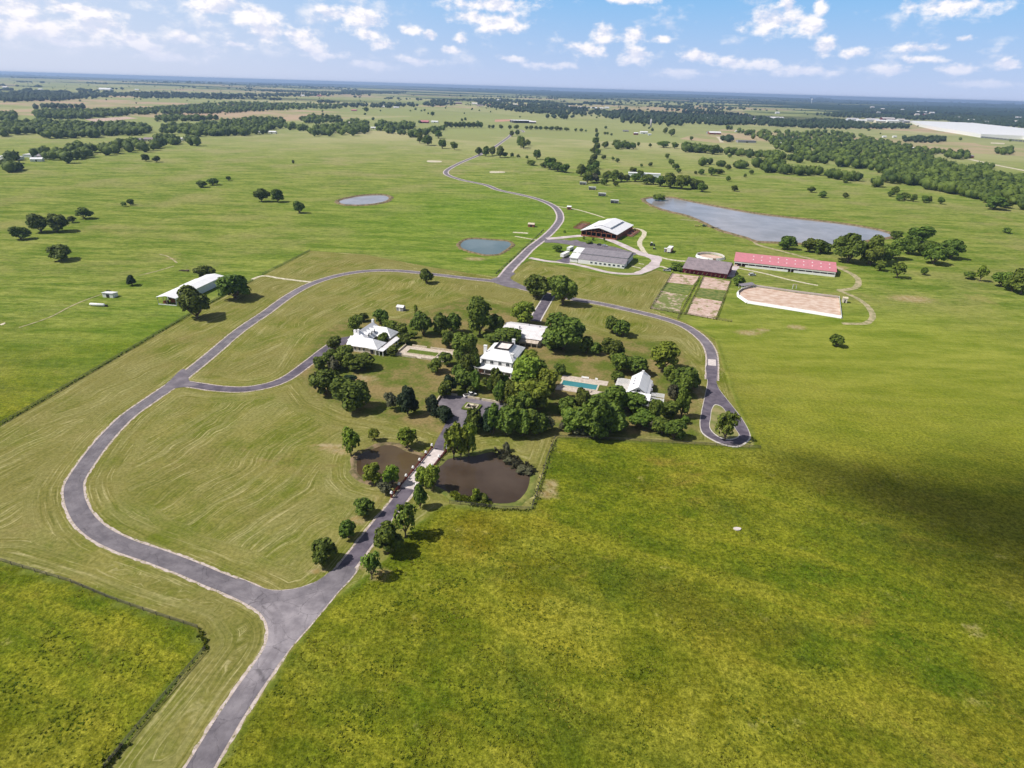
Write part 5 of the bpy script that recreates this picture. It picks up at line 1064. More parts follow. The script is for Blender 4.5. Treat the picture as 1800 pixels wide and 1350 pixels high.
DESC = {'oak': ['dense dark green tree', 'round dark green tree', 'broad dark oak'], 'mid': ['full mid-green tree', 'bushy mid-green tree'], 'lite': ['bright yellow-green tree', 'light green leafy tree'],
        'wil': ['airy light green tree'], 'loose': ['loose-crowned dark tree'], 'bush': ['low green bush'], 'drybush': ['grey-green scrubby bush'], 'ced': ['dark conical cedar']}
CATN = {'bush': ('bush', 'leafy_bush'), 'drybush': ('bush', 'leafy_bush')}
TREES = []
EG0 = 'garden trees of the estate'
def T(z, kind, group, *rows):
    for cx, yt, yb, w in rows:
        s = 1 if z is None else abs(z(1, 0)[0]-z(0, 0)[0]); o_ = (0, 0) if z is None else z(0, 0)
        TREES.append((o_[0]+cx*s, o_[1]+yt*s, o_[1]+yb*s, w*s, kind, group))
T(PB, 'wil', 'trees round the two ponds', (350,110,275,130),(497,112,190,78),(708,100,228,130),(1000,82,288,135),(1095,72,270,112))
T(PB, 'lite', 'trees round the two ponds', (490,335,465,130),(610,345,480,110),(800,365,475,105),(868,345,500,110))
T(PB, 'wil', 'trees round the two ponds', (1045,100,290,120))
T(PM, 'oak', EG0, (200,620,1010,250),(340,650,920,140),(110,880,1180,210),(330,880,1230,190),(640,880,1160,150),(790,960,1230,160),(560,1000,1260,120),(60,560,820,160),(1200,560,760,140),(1380,780,1150,190))
T(PM, 'lite', EG0, (1020,700,1000,220),(1180,850,1250,240)); T(PM, 'bush', EG0, (470,1010,1130,110),(860,1130,1290,120),(240,1150,1290,130))
PY = Z(760, 660, 8.18)
T(PY, 'oak', EG0, (600,450,820,250),(880,430,820,230),(1300,470,850,300),(1500,590,850,220),(190,60,300,200),(980,60,400,200)); T(PY, 'drybush', EG0, (1080,390,650,170)); T(PY, 'mid', EG0, (1150,60,420,260),(1350,200,560,260))
T(P3, 'drybush', EG0, (300,470,600,110),(170,600,760,90)); T(P4, 'drybush', EG0, (690,800,890,110),(330,740,850,80),(1180,520,640,90),(1050,760,850,100)); T(P4, 'oak', EG0, (560,560,700,110),(1050,620,790,110),(1330,470,560,90),(1200,480,600,110))
T(PB, 'oak', 'trees lining the bridge drive', (788,480,620,88),(440,545,668,125),(333,685,815,118),(580,725,915,170),(188,810,975,160))
T(PB, 'loose', 'trees lining the bridge drive', (695,585,785,155),(482,900,1055,125))
T(PB, 'lite', 'bushes at the water edge', (1140,495,580,60)); T(PB, 'bush', 'bushes at the water edge', (1185,525,590,75))
T(PB, 'drybush', 'bushes at the water edge', (1345,295,340,70),(1440,350,412,110),(560,450,535,90),(1330,200,265,50))
EG = 'garden trees of the estate'
T(P3, 'mid', EG, (475,145,265,120),(1455,30,290,240),(1340,280,500,210),(400,390,560,190),(1100,490,600,130))
T(P3, 'oak', EG, (540,130,200,80),(668,95,215,128),(310,312,415,112),(1010,120,305,155),(1140,120,295,130),(1235,130,290,155),(1590,150,285,115),(1210,270,400,115),(870,290,375,115),(690,290,375,92),(1650,240,405,280),(1180,435,545,115),(500,440,585,240),(280,430,570,140),(190,470,585,120),(235,560,785,255),(430,640,905,290),(1350,570,735,190),(1290,530,655,125),(1590,560,765,125),(1680,890,1092,180))
T(P3, 'bush', EG, (740,180,290,125),(830,210,305,115),(930,170,265,62),(930,275,335,72),(770,385,470,95))
T(P3, 'wil', EG, (950,65,135,34)); T(P3, 'drybush', EG, (755,750,905,115))
T(P3, 'ced', 'conical cedars beside the forecourt', (430,610,700,120),(885,695,938,165),(1075,775,935,125),(1170,855,985,145),(1215,610,775,125),(1420,880,1078,140),(1540,860,1084,160))
T(PA, 'oak', EG, (645,632,815,205),(425,1050,1200,255)); T(PA, 'mid', EG, (850,632,865,225)); T(PA, 'lite', EG, (775,650,790,130),(540,848,1022,205),(600,1230,1350,185))
T(P4, 'oak', EG, (430,50,285,280),(590,190,312,92),(660,235,322,82),(760,205,358,155),(770,58,172,115),(838,80,195,125),(930,320,455,165),(800,440,512,92),(1270,400,590,190),(400,375,458,90),(445,610,725,125),(760,520,710,230),(880,570,725,215),(620,600,885,240),(640,760,902,165),(750,640,855,210),(970,690,832,195),(1160,630,765,135),(1110,750,872,155),(1190,760,905,145),(40,660,872,190),(170,700,872,185),(270,720,862,115))
T(P4, 'mid', EG, (820,300,445,155),(380,215,285,135),(1160,400,505,115),(500,680,855,185),(1240,560,745,105),(230,560,700,150),(100,600,760,120))
T(P4, 'lite', EG, (1115,235,425,205),(180,330,565,225),(210,480,705,265),(320,420,605,145))
T(P4, 'bush', EG, (820,740,852,125),(1260,740,802,65),(480,740,872,105)); T(P4, 'loose', EG, (1540,705,892,150))
T(P4, 'drybush', EG, (540,800,880,110),(430,760,850,70))
FG = 'trees around the farm yard'
T(PA, 'oak', FG, (805,405,458,78)); T(PA, 'bush', FG, (1018,335,362,24),(1090,345,374,20),(1177,345,380,22),(865,290,312,22),(1060,375,392,60))
T(None, 'oak', FG, (750,473,497,25),(1295.5,482,500,23),(1470,586,608,26)); T(None, 'bush', FG, (1436,438,447,9),(1157,341,352,27),(1190,460,476,26))
WG = 'trees of the west pasture'
T(PL, 'oak', WG, (135,205,288,112),(262,128,240,125),(360,120,236,135),(460,140,182,52),(535,90,157,92),(395,318,418,148),(1290,450,532,125),(1490,500,662,205),(1250,585,782,195),(828,33,72,42)); T(PL, 'bush', WG, (190,165,205,42),(693,608,642,42),(785,50,83,38)); T(PL, 'ced', WG, (838,508,582,58))
T(P1, 'oak', WG, (770,812,848,42),(827,822,853,42),(1060,950,986,58),(1122,938,974,62),(1205,930,951,27),(1548,843,863,16),(1380,990,1060,78),(1467,995,1062,68),(1580,1060,1120,62))
NG = 'trees along the north road'
T(PH, 'oak', NG, (762,385,472,98),(853,345,412,76),(888,430,502,72),(800,180,216,42),(1210,490,562,62),(1270,485,567,62),(1325,490,562,62),(1500,345,397,42),(1545,340,388,46),(1718,520,597,68),(220,142,181,46),(1060,240,266,26),(1090,232,259,26))
T(PH, 'mid', NG, (690,370,452,62),(992,445,512,66),(1395,490,577,76),(1580,400,490,82),(1640,425,477,52),(1600,430,502,62)); T(PH, 'bush', NG, (1440,535,582,52),(1500,540,582,36),(1555,555,587,36),(1630,565,597,36))
T(PH, 'oak', 'dark hedge line by the red ranch buildings', *[(x, 272, 322, 48) for x in (925, 965, 1005, 1042, 1082, 1120, 1160, 1200, 1228)])
T(PH, 'oak', NG, (1302,297,328,30),(1334,297,329,32),(1405,297,332,42),(1478,297,334,37),(1540,295,332,40))
RG = 'row of trees north of the field shelters'
T(PN, 'oak', RG, (735,560,622,62),(745,600,662,57),(725,640,702,72),(750,655,707,52),(715,700,762,72),(700,740,822,82),(735,760,832,62),(690,800,882,102),(735,830,902,82),(740,475,516,30),(745,515,556,32)); T(PN, 'mid', RG, (605,800,892,92),(660,860,952,92)); T(PN, 'drybush', RG, (712,870,952,112))
CG = 'clumps of trees north of the lake'
T(PN, 'oak', CG, (330,738,832,110),(290,770,822,82),(400,770,852,102),(462,790,862,92),(815,595,648,66),(960,600,652,62),(1010,605,657,62),(1066,610,657,56),(1108,598,632,33),(1213,608,642,29),(805,712,747,46),(888,728,757,32),(928,738,777,40),(1400,748,797,56),(1435,790,837,62),(1462,830,867,46),(1135,787,817,29),(1215,775,810,39),(1400,485,542,62),(840,508,532,26),(872,520,542,24),(1575,550,582,32),(1660,835,882,50),(1610,850,880,28),(1750,820,887,66),(1160,435,463,29),(815,508,531,25))
T(PN, 'mid', CG, (910,585,637,62),(1330,590,642,112),(1430,600,652,62),(1510,600,662,62),(1362,700,742,46),(830,850,932,82),(890,850,942,92),(1063,820,867,66),(1180,880,962,112),(1390,880,992,142),(1490,890,1002,142),(1345,470,522,42)); T(PN, 'oak', CG, (960,870,942,82),(1010,880,942,62),(1080,870,942,92),(1125,850,902,62),(1240,900,967,72),(1300,890,982,102),(1600,920,1002,152),(1670,960,1032,92),(810,915,972,72),(910,940,982,56),(1570,610,672,72),(1640,620,682,72),(1700,620,692,82),(1770,625,702,82))
T(PN, 'bush', CG, (170,755,802,92))
T(PN, 'oak', 'line of trees east of the north road', (125,455,486,36),(165,452,489,42),(210,458,489,37),(250,458,489,37),(300,458,491,46),(345,460,493,46),(390,460,495,46),(425,465,495,36),(480,470,499,52),(560,480,506,26),(608,478,506,32),(650,488,509,19))
LG = 'scattered trees north-east of the lake'
T(PW, 'oak', LG, (588,928,982,72),(525,845,889,47),(685,820,853,31),(740,785,827,46),(525,738,786,52),(278,775,829,54),(1297,938,993,74),(1400,983,1041,80),(1617,1000,1046,60),(1610,840,902,82),(1660,825,887,66),(543,640,671,42),(440,775,822,92)); T(PW, 'mid', LG, (375,765,833,77)); T(PW, 'bush', LG, (224,795,823,29))
T(PE, 'oak', LG, (660,140,202,66),(618,175,223,62),(750,190,256,92),(700,215,262,62),(825,205,269,52),(920,215,276,72),(965,220,279,46),(1065,232,291,62),(1530,210,332,172),(1630,250,322,112)); T(PE, 'bush', LG, (470,105,146,33),(1645,495,549,72))
BG = 'big trees beside the lake'
T(PE, 'oak', BG, (250,535,792,265),(890,480,622,205),(930,610,742,205),(1150,590,762,185),(1000,640,812,205),(670,530,602,102),(780,560,722,155),(920,845,913,62),(10,610,722,135)); T(PE, 'mid', BG, (430,575,802,175),(450,660,822,185),(560,640,792,145),(640,600,762,155),(530,790,872,102),(1770,800,1062,210),(1690,920,1052,145),(1600,880,1012,165)); T(PE, 'loose', BG, (680,800,922,135)); T(PE, 'wil', BG, (1410,825,952,92)); T(PE, 'bush', BG, (1310,880,952,112))
T(PR, 'oak', BG, (550,1240,1312,92),(660,1250,1325,75),(712,1258,1330,85)); T(PR, 'bush', BG, (760,1280,1330,40))
LMK = [('main white house', at(870, 645)), ('courtyard house', at(650, 605)), ('pool house', at(1128, 680)), ('swimming pool', at(1020, 675)), ('guest house', at(930, 590)), ('lane bridge', at(750, 820)), ('turning loop', at(1275, 745)),
       ('forecourt fountain', at(818, 718)), ('parterre garden', at(745, 622)), ('brown pond', at(865, 840)), ('small dark pond', at(680, 805)), ('grey stable', at(1060, 465)), ('riding hall', at(1065, 410)), ('red barn', at(1240, 480)),
       ('sand arena', at(1390, 535)), ('long white barn', at(330, 520)), ('north road bend', at(785, 303)), ('lake', at(1350, 390)), ("lake's right tip", at(1560, 410)), ('blue pond', at(855, 435)), ('grey pond', at(640, 352)), ('gate driveway', at(950, 545)),
       ('nearest field shelter', at(1078, 357)), ('farthest field shelter', at(1023, 322)), ('far silo', at(1143, 222)), ('far white-roofed barn', at(920, 213)), ('left farm houses', at(60, 285)), ("lake's left tip", at(1150, 348)), ('junction in front', at(500, 1050)), ('far long shed roof', at(1130, 308)),
       ('garden shed', at(704, 542)), ('west driveway', at(540, 640)), ('cream path end', at(1124, 430)), ('dark creek wood', at(1500, 290)), ('concrete crossing', at(1252, 638)), ('far red ranch roof', at(745, 213)), ('white gas tank', at(170, 537))]
ORD = ['closest', 'second closest', 'third closest', 'fourth closest', 'fifth closest', 'sixth closest', 'seventh closest', 'eighth closest', 'ninth closest', 'tenth closest', 'eleventh closest', 'twelfth closest', 'thirteenth closest', 'fourteenth closest', 'fifteenth closest', 'sixteenth closest', 'seventeenth closest', 'eighteenth closest', 'nineteenth closest', 'twentieth closest']
TREES = TREES[:420]
recs = []
for i, (cx, yt, yb, w, kind, grp) in enumerate(TREES):
    cb = KIND[kind][0][2]; yc = (yt+yb)/2; half = (yb-yt)/2; gy_ = yb
    for _ in range(4):
        x, y = at(cx, gy_); dd = dist3((x, y)); s = dd/FOC*(FOC/math.hypot(FOC, (675-yc)))  # metres per pixel, roughly
        s = dd/FOC*math.cos(math.atan(math.hypot(cx-900, yc-675)/FOC)); dep = math.atan2(CAM_H, math.hypot(x, y)); r_ = w/2*s*.96; hv = half*s
        c = math.sqrt(max(hv*hv-(r_*math.sin(dep))**2, 0))/math.cos(dep); c = min(max(c, .42*r_), 2.4*r_)
        zc = c*(1+cb)/(1-cb); gy_ = yc+zc*math.cos(dep)/s
    recs.append([x, y, r_, 2*c/(1-cb), kind, grp, cx, yc])
# labels: nearest landmark, side and rank
def side(dx, dy):
    if abs(dx) > abs(dy)*.7: return 'right of' if dx > 0 else 'left of'
    return 'behind' if dy > 0 else 'in front of'
cells = {}
for i, rc in enumerate(recs):
    dmin = min((math.hypot(rc[0]-p[0], rc[1]-p[1])/(dist3(p)), k) for k, (n, p) in enumerate(LMK)); k = dmin[1]; p = LMK[k][1]
    sd_ = side(rc[0]-p[0], rc[1]-p[1]); cells.setdefault((k, sd_, CATN.get(rc[4], (None,))[0] or ('cedar' if rc[4] == 'ced' else 'tree')), []).append((math.hypot(rc[0]-p[0], rc[1]-p[1]), i))
labels = {}
for (k, sd_, ct), lst in cells.items():
    lst.sort()
    for j, (d, i) in enumerate(lst):
        dsc = DESC[recs[i][4]][i % len(DESC[recs[i][4]])]
        labels[i] = '%s, %s %s %s the %s' % (dsc, ('only %s' % ct) if len(lst) == 1 else ORD[min(j, 19)]+' %s' % ct, '' if len(lst) > 1 else '', sd_, LMK[k][0])
        labels[i] = labels[i].replace('  ', ' ')
for i, (x, y, r_, Ht, kind, grp, _, _) in enumerate(recs):
    v = KIND[kind]; cm_, tm_, cb = v[i % len(v)]
    ct, nm = CATN.get(kind, ('tree', {'ced': 'cedar_tree', 'oak': 'oak_tree'}.get(kind, 'leafy_tree')))
    e = empty(nm, (x, y, relief(x, y)), random.uniform(0, 6.28)); e.scale = (r_, r_, Ht); tag(e, labels[i], ct, grp)
    link('crown', cm_, e)
    if ct == 'tree': link('trunk', tm_, e)
print('trees', len(recs))

# ------------------------------------------------------------------ woods that read as one mass
import bmesh
def ico(n):
    bm = bmesh.new(); bmesh.ops.create_icosphere(bm, subdivisions=n, radius=1); v = np.array([tuple(q.co) for q in bm.verts]); f = np.array([[q.index for q in fc.verts] for fc in bm.faces]); bm.free(); return v, f
IC = {1: ico(1), 2: ico(2)}
def blobs(name, items, m, label, sub=1, cat='woodland', leafq=0):
    """items: x, y, radius, height -> one mesh of many ragged crowns"""
    v0, f0 = IC[sub]; r = np.random.default_rng(len(items)); A = np.array(items, float); n = len(A); k = len(v0)
    if n == 0: return
    J = 1+r.uniform(-.22, .22, (n, k, 1)); V = v0[None]*J; V = V*np.stack([A[:, 2], A[:, 2], A[:, 3]/2], 1)[:, None, :]
    V[:, :, 0] += A[:, 0, None]; V[:, :, 1] += A[:, 1, None]; V[:, :, 2] += (A[:, 3]*.48)[:, None]+np.array([relief(a[0], a[1]) for a in A])[:, None]
    F = (f0[None]+(np.arange(n)*k)[:, None, None]).reshape(-1, 3); V = V.reshape(-1, 3)
    if leafq:
        li = np.repeat(np.arange(n), leafq); q = len(li); d = r.normal(size=(q, 3)); d /= np.linalg.norm(d, axis=1)[:, None]; d[:, 2] = np.abs(d[:, 2])*1.0-.15
        sc_ = np.stack([A[li, 2], A[li, 2], A[li, 3]/2], 1); c = d*sc_*r.uniform(.9, 1.2, (q, 1)); c[:, 0] += A[li, 0]; c[:, 1] += A[li, 1]; c[:, 2] += A[li, 3]*.48+np.array([relief(a[0], a[1]) for a in A])[li]
        nn = d+r.normal(size=d.shape)*.5; nn /= np.linalg.norm(nn, axis=1)[:, None]; t = np.cross(nn, r.normal(size=d.shape)); t /= np.linalg.norm(t, axis=1)[:, None]; u = np.cross(nn, t); s = (A[li, 2]*.24*r.uniform(.6, 1.2, q))[:, None]
        tri = np.stack([c+t*s, c-t*s*.6+u*s, c-t*s*.5-u*s], 1).reshape(-1, 3); F = np.vstack([F, np.arange(3*q).reshape(-1, 3)+len(V)]); V = np.vstack([V, tri])
    me = bpy.data.meshes.new(name); me.vertices.add(len(V)); me.vertices.foreach_set('co', V.ravel()); me.loops.add(F.size); me.loops.foreach_set('vertex_index', F.ravel().astype(np.int32))
    me.polygons.add(len(F)); me.polygons.foreach_set('loop_start', np.arange(0, F.size, 3)); me.polygons.foreach_set('loop_total', np.full(len(F), 3)); me.update(calc_edges=True); me.materials.append(m)
    return tag(link(name, me), label, cat, kind='stuff')
def fill(P, r0, r1, dens=.30, hf=(.8, 1.1), seed=1):
    P = np.array(P); r = np.random.default_rng(seed); x0, y0 = P.min(0); x1, y1 = P.max(0); out = []
    x, y = at((x0+x1)/2, (y0+y1)/2, 4); wp = 2*(r0+r1)/2/dist3((x, y))*FOC
    area = abs(sum(P[i][0]*P[(i+1) % len(P)][1]-P[(i+1) % len(P)][0]*P[i][1] for i in range(len(P))))/2
    n = int(area/(dens*wp*wp)); tries = 0
    while len(out) < n and tries < n*12:
        tries += 1; a, b_ = r.uniform(x0, x1), r.uniform(y0, y1)
        if not inside(np.array([a]), np.array([b_]), [tuple(q) for q in P])[0]: continue
        rr = r.uniform(r0, r1); h = rr*2*r.uniform(*hf); zz = h*.5; X, Y = at(a, b_, zz)
        zz = h*.5+relief(X, Y); X, Y = at(a, b_, zz); out.append((X, Y, rr, h))
    return out
w_near = []; w_mid = []; w_far = []
# creek wood on the right
for k, P_ in enumerate((pts(PR, (205, 660), (340, 690), (480, 690), (760, 690), (940, 708), (1000, 730), (1280, 775), (1330, 840), (1480, 885), (1600, 880), (1640, 920), (1820, 930), (1820, 1080), (1700, 1050), (1560, 1030), (1400, 990), (1200, 950), (1040, 935), (1080, 895), (820, 855), (620, 830), (600, 800), (480, 770), (450, 735), (330, 705)),
                        pts(PR, (0, 760), (350, 795), (600, 815), (620, 840), (350, 812), (150, 795), (0, 785)), pts(PR, (260, 868), (380, 850), (450, 840), (520, 830), (550, 880), (640, 890), (870, 912), (1040, 950), (1040, 962), (880, 925), (640, 902), (480, 892), (370, 870)),
                        pts(PR, (1310, 780), (1400, 800), (1300, 800)), pts(PR, (75, 838), (230, 860), (225, 868), (80, 852)), pts(PR, (1390, 800), (1510, 800), (1500, 828), (1380, 815)), pts(PR, (1655, 785), (1730, 780), (1730, 803), (1660, 803)), pts(PR, (1555, 875), (1640, 870), (1630, 905), (1560, 900)))):
    w_near += fill(P_, 4.5, 8.5, .17, seed=100+k)
for k, P_ in enumerate((pts(PR, (1160, 725), (1215, 725), (1215, 740), (1165, 735)), pts(PR, (1215, 718), (1385, 722), (1385, 743), (1220, 745)), pts(PR, (470, 725), (640, 730), (640, 745), (480, 745)), pts(PR, (210, 715), (285, 718), (285, 735), (215, 735)),
                        pts(PR, (0, 620), (300, 650), (760, 672), (1190, 668), (1190, 655), (760, 655), (400, 640), (200, 655)))):
    w_mid += fill(P_, 5.5, 8.5, .27, seed=140+k)
for k, P_ in enumerate((pts(P1, (0, 645), (230, 632), (300, 640), (450, 648), (560, 640), (750, 655), (815, 690), (640, 702), (380, 712), (230, 708), (200, 690), (0, 690)), pts(P1, (170, 592), (230, 580), (620, 575), (800, 568), (1100, 545), (1300, 536), (1500, 545), (1800, 548), (1800, 566), (1500, 572), (1150, 590), (900, 592), (650, 596), (600, 605), (450, 615), (200, 615)),
                        pts(P1, (0, 590), (80, 595), (85, 625), (0, 630)), pts(P1, (800, 615), (900, 605), (1140, 615), (1140, 622), (830, 632)), pts(P1, (840, 660), (1050, 648), (1130, 640), (1300, 622), (1480, 618), (1515, 655), (1400, 690), (1070, 705), (950, 695), (850, 690)),
                        pts(P1, (1580, 622), (1650, 608), (1800, 610), (1800, 638), (1600, 640)), pts(P1, (1620, 678), (1700, 660), (1800, 655), (1800, 700), (1700, 705), (1640, 698)), pts(P1, (1500, 655), (1620, 665), (1620, 675), (1510, 675)),
                        pts(P1, (370, 775), (400, 760), (470, 765), (500, 780), (450, 822), (250, 830), (180, 818), (160, 805), (240, 795), (320, 800)), pts(P1, (520, 772), (690, 738), (760, 750), (840, 750), (840, 768), (700, 782), (560, 795)), pts(P1, (815, 720), (870, 712), (940, 722), (945, 745), (850, 750)), pts(P1, (985, 725), (1045, 722), (1050, 742), (990, 742)), pts(P1, (30, 818), (100, 815), (110, 828), (40, 830)), pts(P1, (0, 850), (60, 862), (120, 865), (115, 880), (0, 885)), pts(P1, (0, 685), (35, 690), (30, 702), (0, 705)),
                        pts(P2, (0, 640), (60, 625), (140, 640), (150, 680), (60, 700), (0, 705)), pts(P2, (175, 655), (200, 640), (385, 648), (390, 672), (300, 678), (180, 678)), pts(P2, (230, 688), (400, 692), (460, 680), (540, 658), (540, 678), (400, 708)), pts(P2, (1430, 748), (1540, 762), (1550, 778), (1440, 768)))):
    w_near += fill(P_, 5.0, 9.0, .19, seed=200+k)
for k, P_ in enumerate((pts(P1, (0, 490), (100, 478), (250, 485), (400, 495), (800, 484), (1100, 490), (1500, 492), (1800, 486), (1800, 498), (1500, 505), (1100, 510), (760, 512), (640, 500), (300, 522), (0, 528)), pts(P1, (180, 555), (440, 550), (440, 562), (180, 566)), pts(P1, (1100, 505), (1250, 505), (1160, 520)),
                        pts(P2, (0, 545), (200, 548), (400, 540), (400, 556), (200, 562), (0, 556)), pts(P2, (700, 515), (850, 520), (1100, 535), (1300, 575), (1500, 578), (1800, 596), (1800, 645), (1480, 625), (1340, 600), (1200, 598), (1000, 590), (850, 572), (720, 548)), pts(P2, (430, 545), (480, 525), (590, 535), (600, 548), (480, 556)), pts(P2, (0, 470), (150, 478), (340, 480), (340, 488), (100, 492), (0, 490)), pts(P2, (1130, 600), (1230, 610), (1220, 622), (1080, 612)), pts(P2, (1480, 620), (1680, 640), (1800, 648), (1800, 655), (1640, 648), (1480, 638)),
                        pts(PR, (0, 570), (130, 575), (300, 600), (600, 632), (800, 628), (1000, 650), (1190, 655), (1190, 668), (960, 668), (760, 668), (500, 655), (400, 645), (200, 650), (0, 640)), pts(PR, (700, 600), (850, 590), (1250, 612), (1400, 600), (1800, 615), (1900, 660), (1500, 630), (1190, 625), (820, 612)), pts(PR, (1400, 620), (1900, 640), (1900, 672), (1600, 655), (1420, 640)), pts(PR, (950, 570), (1300, 590), (1200, 600), (960, 585)))):
    w_mid += fill(P_, 7, 11, .30, seed=300+k)
# scattered singles and distant strips
r = np.random.default_rng(77)
scat = []
while len(scat) < 520:
    a, b_ = r.uniform(0, 1800), r.uniform(0, 1)**1.3*62+160+ (r.uniform(0, 1800)*0)
    hzy = 130+53*a/1800
    b_ = hzy+14+r.uniform(0, 1)**1.5*60
    X, Y = at(a, b_)
    if 1000 < math.hypot(X, Y) and (b_ < hzy+46 or r.uniform() < .12): q = r.uniform(3.5, 6.5); scat.append((X, Y, q, q*1.7))
while len(w_far) < 1900:
    a = r.uniform(-60, 1860); hzy = 130+53*a/1800; b_ = hzy+2.5+r.uniform(0, 1)**1.1*32; X, Y = at(a, b_); Ld = r.uniform(150, 900)*Y/6000; nn = int(r.uniform(6, 26)); ang = r.normal(0, .25)
    for _ in range(nn):
        t = r.uniform(-.5, .5); q = r.uniform(9, 18)*max(1, Y/9000); w_far.append((X+t*Ld*math.cos(ang), Y+t*Ld*math.sin(ang)+r.normal(0, 25), q, q*r.uniform(.9, 1.3)))
print('woods', len(w_near), len(w_mid), len(w_far))
blobs('creek_wood', w_near, M['f_wood'], 'dense creek woods and farmstead groves seen as unbroken masses of crowns', 1, leafq=26)
blobs('distant_wood', w_mid, M['f_far'], 'dark distant belts of woodland below the horizon', 1, leafq=6); blobs('horizon_wood', w_far, M['f_far'], 'thin wooded strips fading blue toward the horizon', 1); blobs('scattered_tree_dots', scat, M['f_wood'], 'tiny scattered trees dotting the far fields', 1, 'trees')

# ------------------------------------------------------------------ far buildings
def far_house(px, py, wp, h, asp, wm, rm, label, group, a=0.0, name='farm_house', cat='house', flat=False):
    x, y = at(px, py); zz = relief(x, y); x, y = at(px, py, zz); L_ = wp*dist3((x, y))/FOC; D_ = L_*asp
    e = empty(name, (x, y, zz), a); tag(e, label, cat, group)
    if flat: MB().box(-L_/2, L_/2, 0, D_, 0, h).build('wall', M[wm], e); MB().box(-L_/2-.3, L_/2+.3, -.3, D_+.3, h+.01, h+.5).build('roof', M[rm], e)
    else: MB().gwall(-L_/2, L_/2, 0, D_, h, h+D_*.22, 'x', t=.05).build('wall', M[wm], e); MB().gable(-L_/2, L_/2, 0, D_, h+.06, h+.06+D_*.22, 'x', .4, .2).build('roof', M[rm], e)
    MB().box(-L_*.06, L_*.06, -.12, -.02, 0, min(h*.8, 3)).build('door', M['dark'], e)
ORDL = ['leftmost', 'second', 'third', 'fourth', 'fifth', 'sixth', 'seventh', 'eighth', 'ninth', 'tenth', 'eleventh', 'twelfth', 'thirteenth', 'fourteenth', 'fifteenth', 'sixteenth', 'seventeenth', 'eighteenth', 'nineteenth', 'twentieth', 'rightmost']
def row(lst, place, group, name='farm_house', cat='house'):
    lst = sorted(lst, key=lambda q: q[0])
    for i, q in enumerate(lst):
        px, py, wp, h, asp, wm, rm = q[:7]; cl_ = {'white': 'white', 'white_roof_x': 'white', 'lav_roof': 'pale', 'grey_roof': 'grey', 'brown_roof': 'brown', 'red_roof': 'red', 'deck': 'pinkish', 'timber': 'brown'}[rm]
        pos = 'rightmost' if i == len(lst)-1 else ORDL[i] if i == 0 else ORDL[i]+' from left'
        far_house(px, py, wp, h, asp, wm, rm, '%s-roofed %s, %s of those %s' % (cl_, cat, pos, place), group, q[7] if len(q) > 7 else 0, name, cat, wp > 24)
row([(11, 281, 28, 4, .5, 'white', 'white_roof_x', -.1), (58, 277, 26, 4, .6, 'bluewhite', 'lav_roof'), (64, 284, 14, 3.5, .6, 'white', 'white_roof_x', .3), (75, 279, 16, 3.5, .7, 'grey', 'grey_roof')], 'in the farm clump at the left picture edge', 'farm buildings at the left edge')
row([(36, 234, 23, 4, .6, 'grey', 'lav_roof', .1), (205, 200, 10, 4, .6, 'white', 'white_roof_x'), (216, 200.5, 8, 4, .6, 'white', 'red_roof'), (224, 200, 7, 4, .6, 'bluewhite', 'white_roof_x')], 'among the left tree belts', 'houses among the left tree belts')
row([(238, 249, 15, 4, .6, 'grey', 'grey_roof'), (262, 248.5, 17, 4, .6, 'offwhite', 'brown_roof'), (316, 247, 8, 4, .6, 'white', 'white_roof_x'), (331, 232.5, 11, 4, .5, 'redwall', 'red_roof'), (424, 233.5, 13, 4, .5, 'white', 'white_roof_x'), (456, 234.5, 9, 3.5, .6, 'bluewhite', 'lav_roof'), (478, 235, 12, 4, .5, 'white', 'white_roof_x'), (303, 211, 8, 4, .6, 'white', 'white_roof_x')], 'along the farm road behind the west pasture', 'houses behind the west pasture')
row([(183, 158.5, 16, 6, .5, 'white', 'white_roof_x'), (8, 154.5, 6, 5, .6, 'white', 'white_roof_x'), (240, 158.5, 5, 5, .6, 'white', 'white_roof_x'), (533, 169, 7, 5, .6, 'white', 'white_roof_x'), (561, 169, 6, 5, .6, 'redwall', 'red_roof'), (420, 170.5, 6, 5, .6, 'white', 'white_roof_x'), (70, 158, 5, 5, .6, 'white', 'white_roof_x')], 'far off under the left horizon', 'far houses under the left horizon')
row([(745, 216.5, 15, 4.5, .6, 'redwall', 'red_roof'), (764, 216, 11, 4, .5, 'white', 'white_roof_x'), (656, 227, 8, 4, .6, 'white', 'white_roof_x'), (674, 188.5, 7, 4, .6, 'white', 'white_roof_x'), (696, 190, 9, 4, .5, 'white', 'white_roof_x'), (618, 218, 9, 4, .6, 'grey', 'deck'), (622, 195, 8, 3, .6, 'redwall', 'red_roof')], 'left of the far end of the north road', 'ranch buildings left of the north road')
row([(760, 186, 8, 5, .6, 'grey', 'lav_roof'), (785, 182, 7, 5, .6, 'offwhite', 'deck'), (806, 182.5, 10, 5, .6, 'redwall', 'brown_roof'), (835, 183.5, 10, 5, .6, 'white', 'deck'), (843, 187, 10, 5, .6, 'offwhite', 'brown_roof'), (858, 186, 8, 5, .6, 'white', 'red_roof'), (876, 177, 7, 5, .6, 'white', 'white_roof_x'), (893, 190, 7, 5, .6, 'white', 'white_roof_x'), (905, 185, 8, 5, .6, 'offwhite', 'deck'), (948, 186.5, 6, 5, .6, 'bluewhite', 'white_roof_x'), (962, 189, 8, 5, .6, 'white', 'lav_roof')], 'in the hamlet beyond the white-roofed ranch barn', 'houses of the far hamlet')
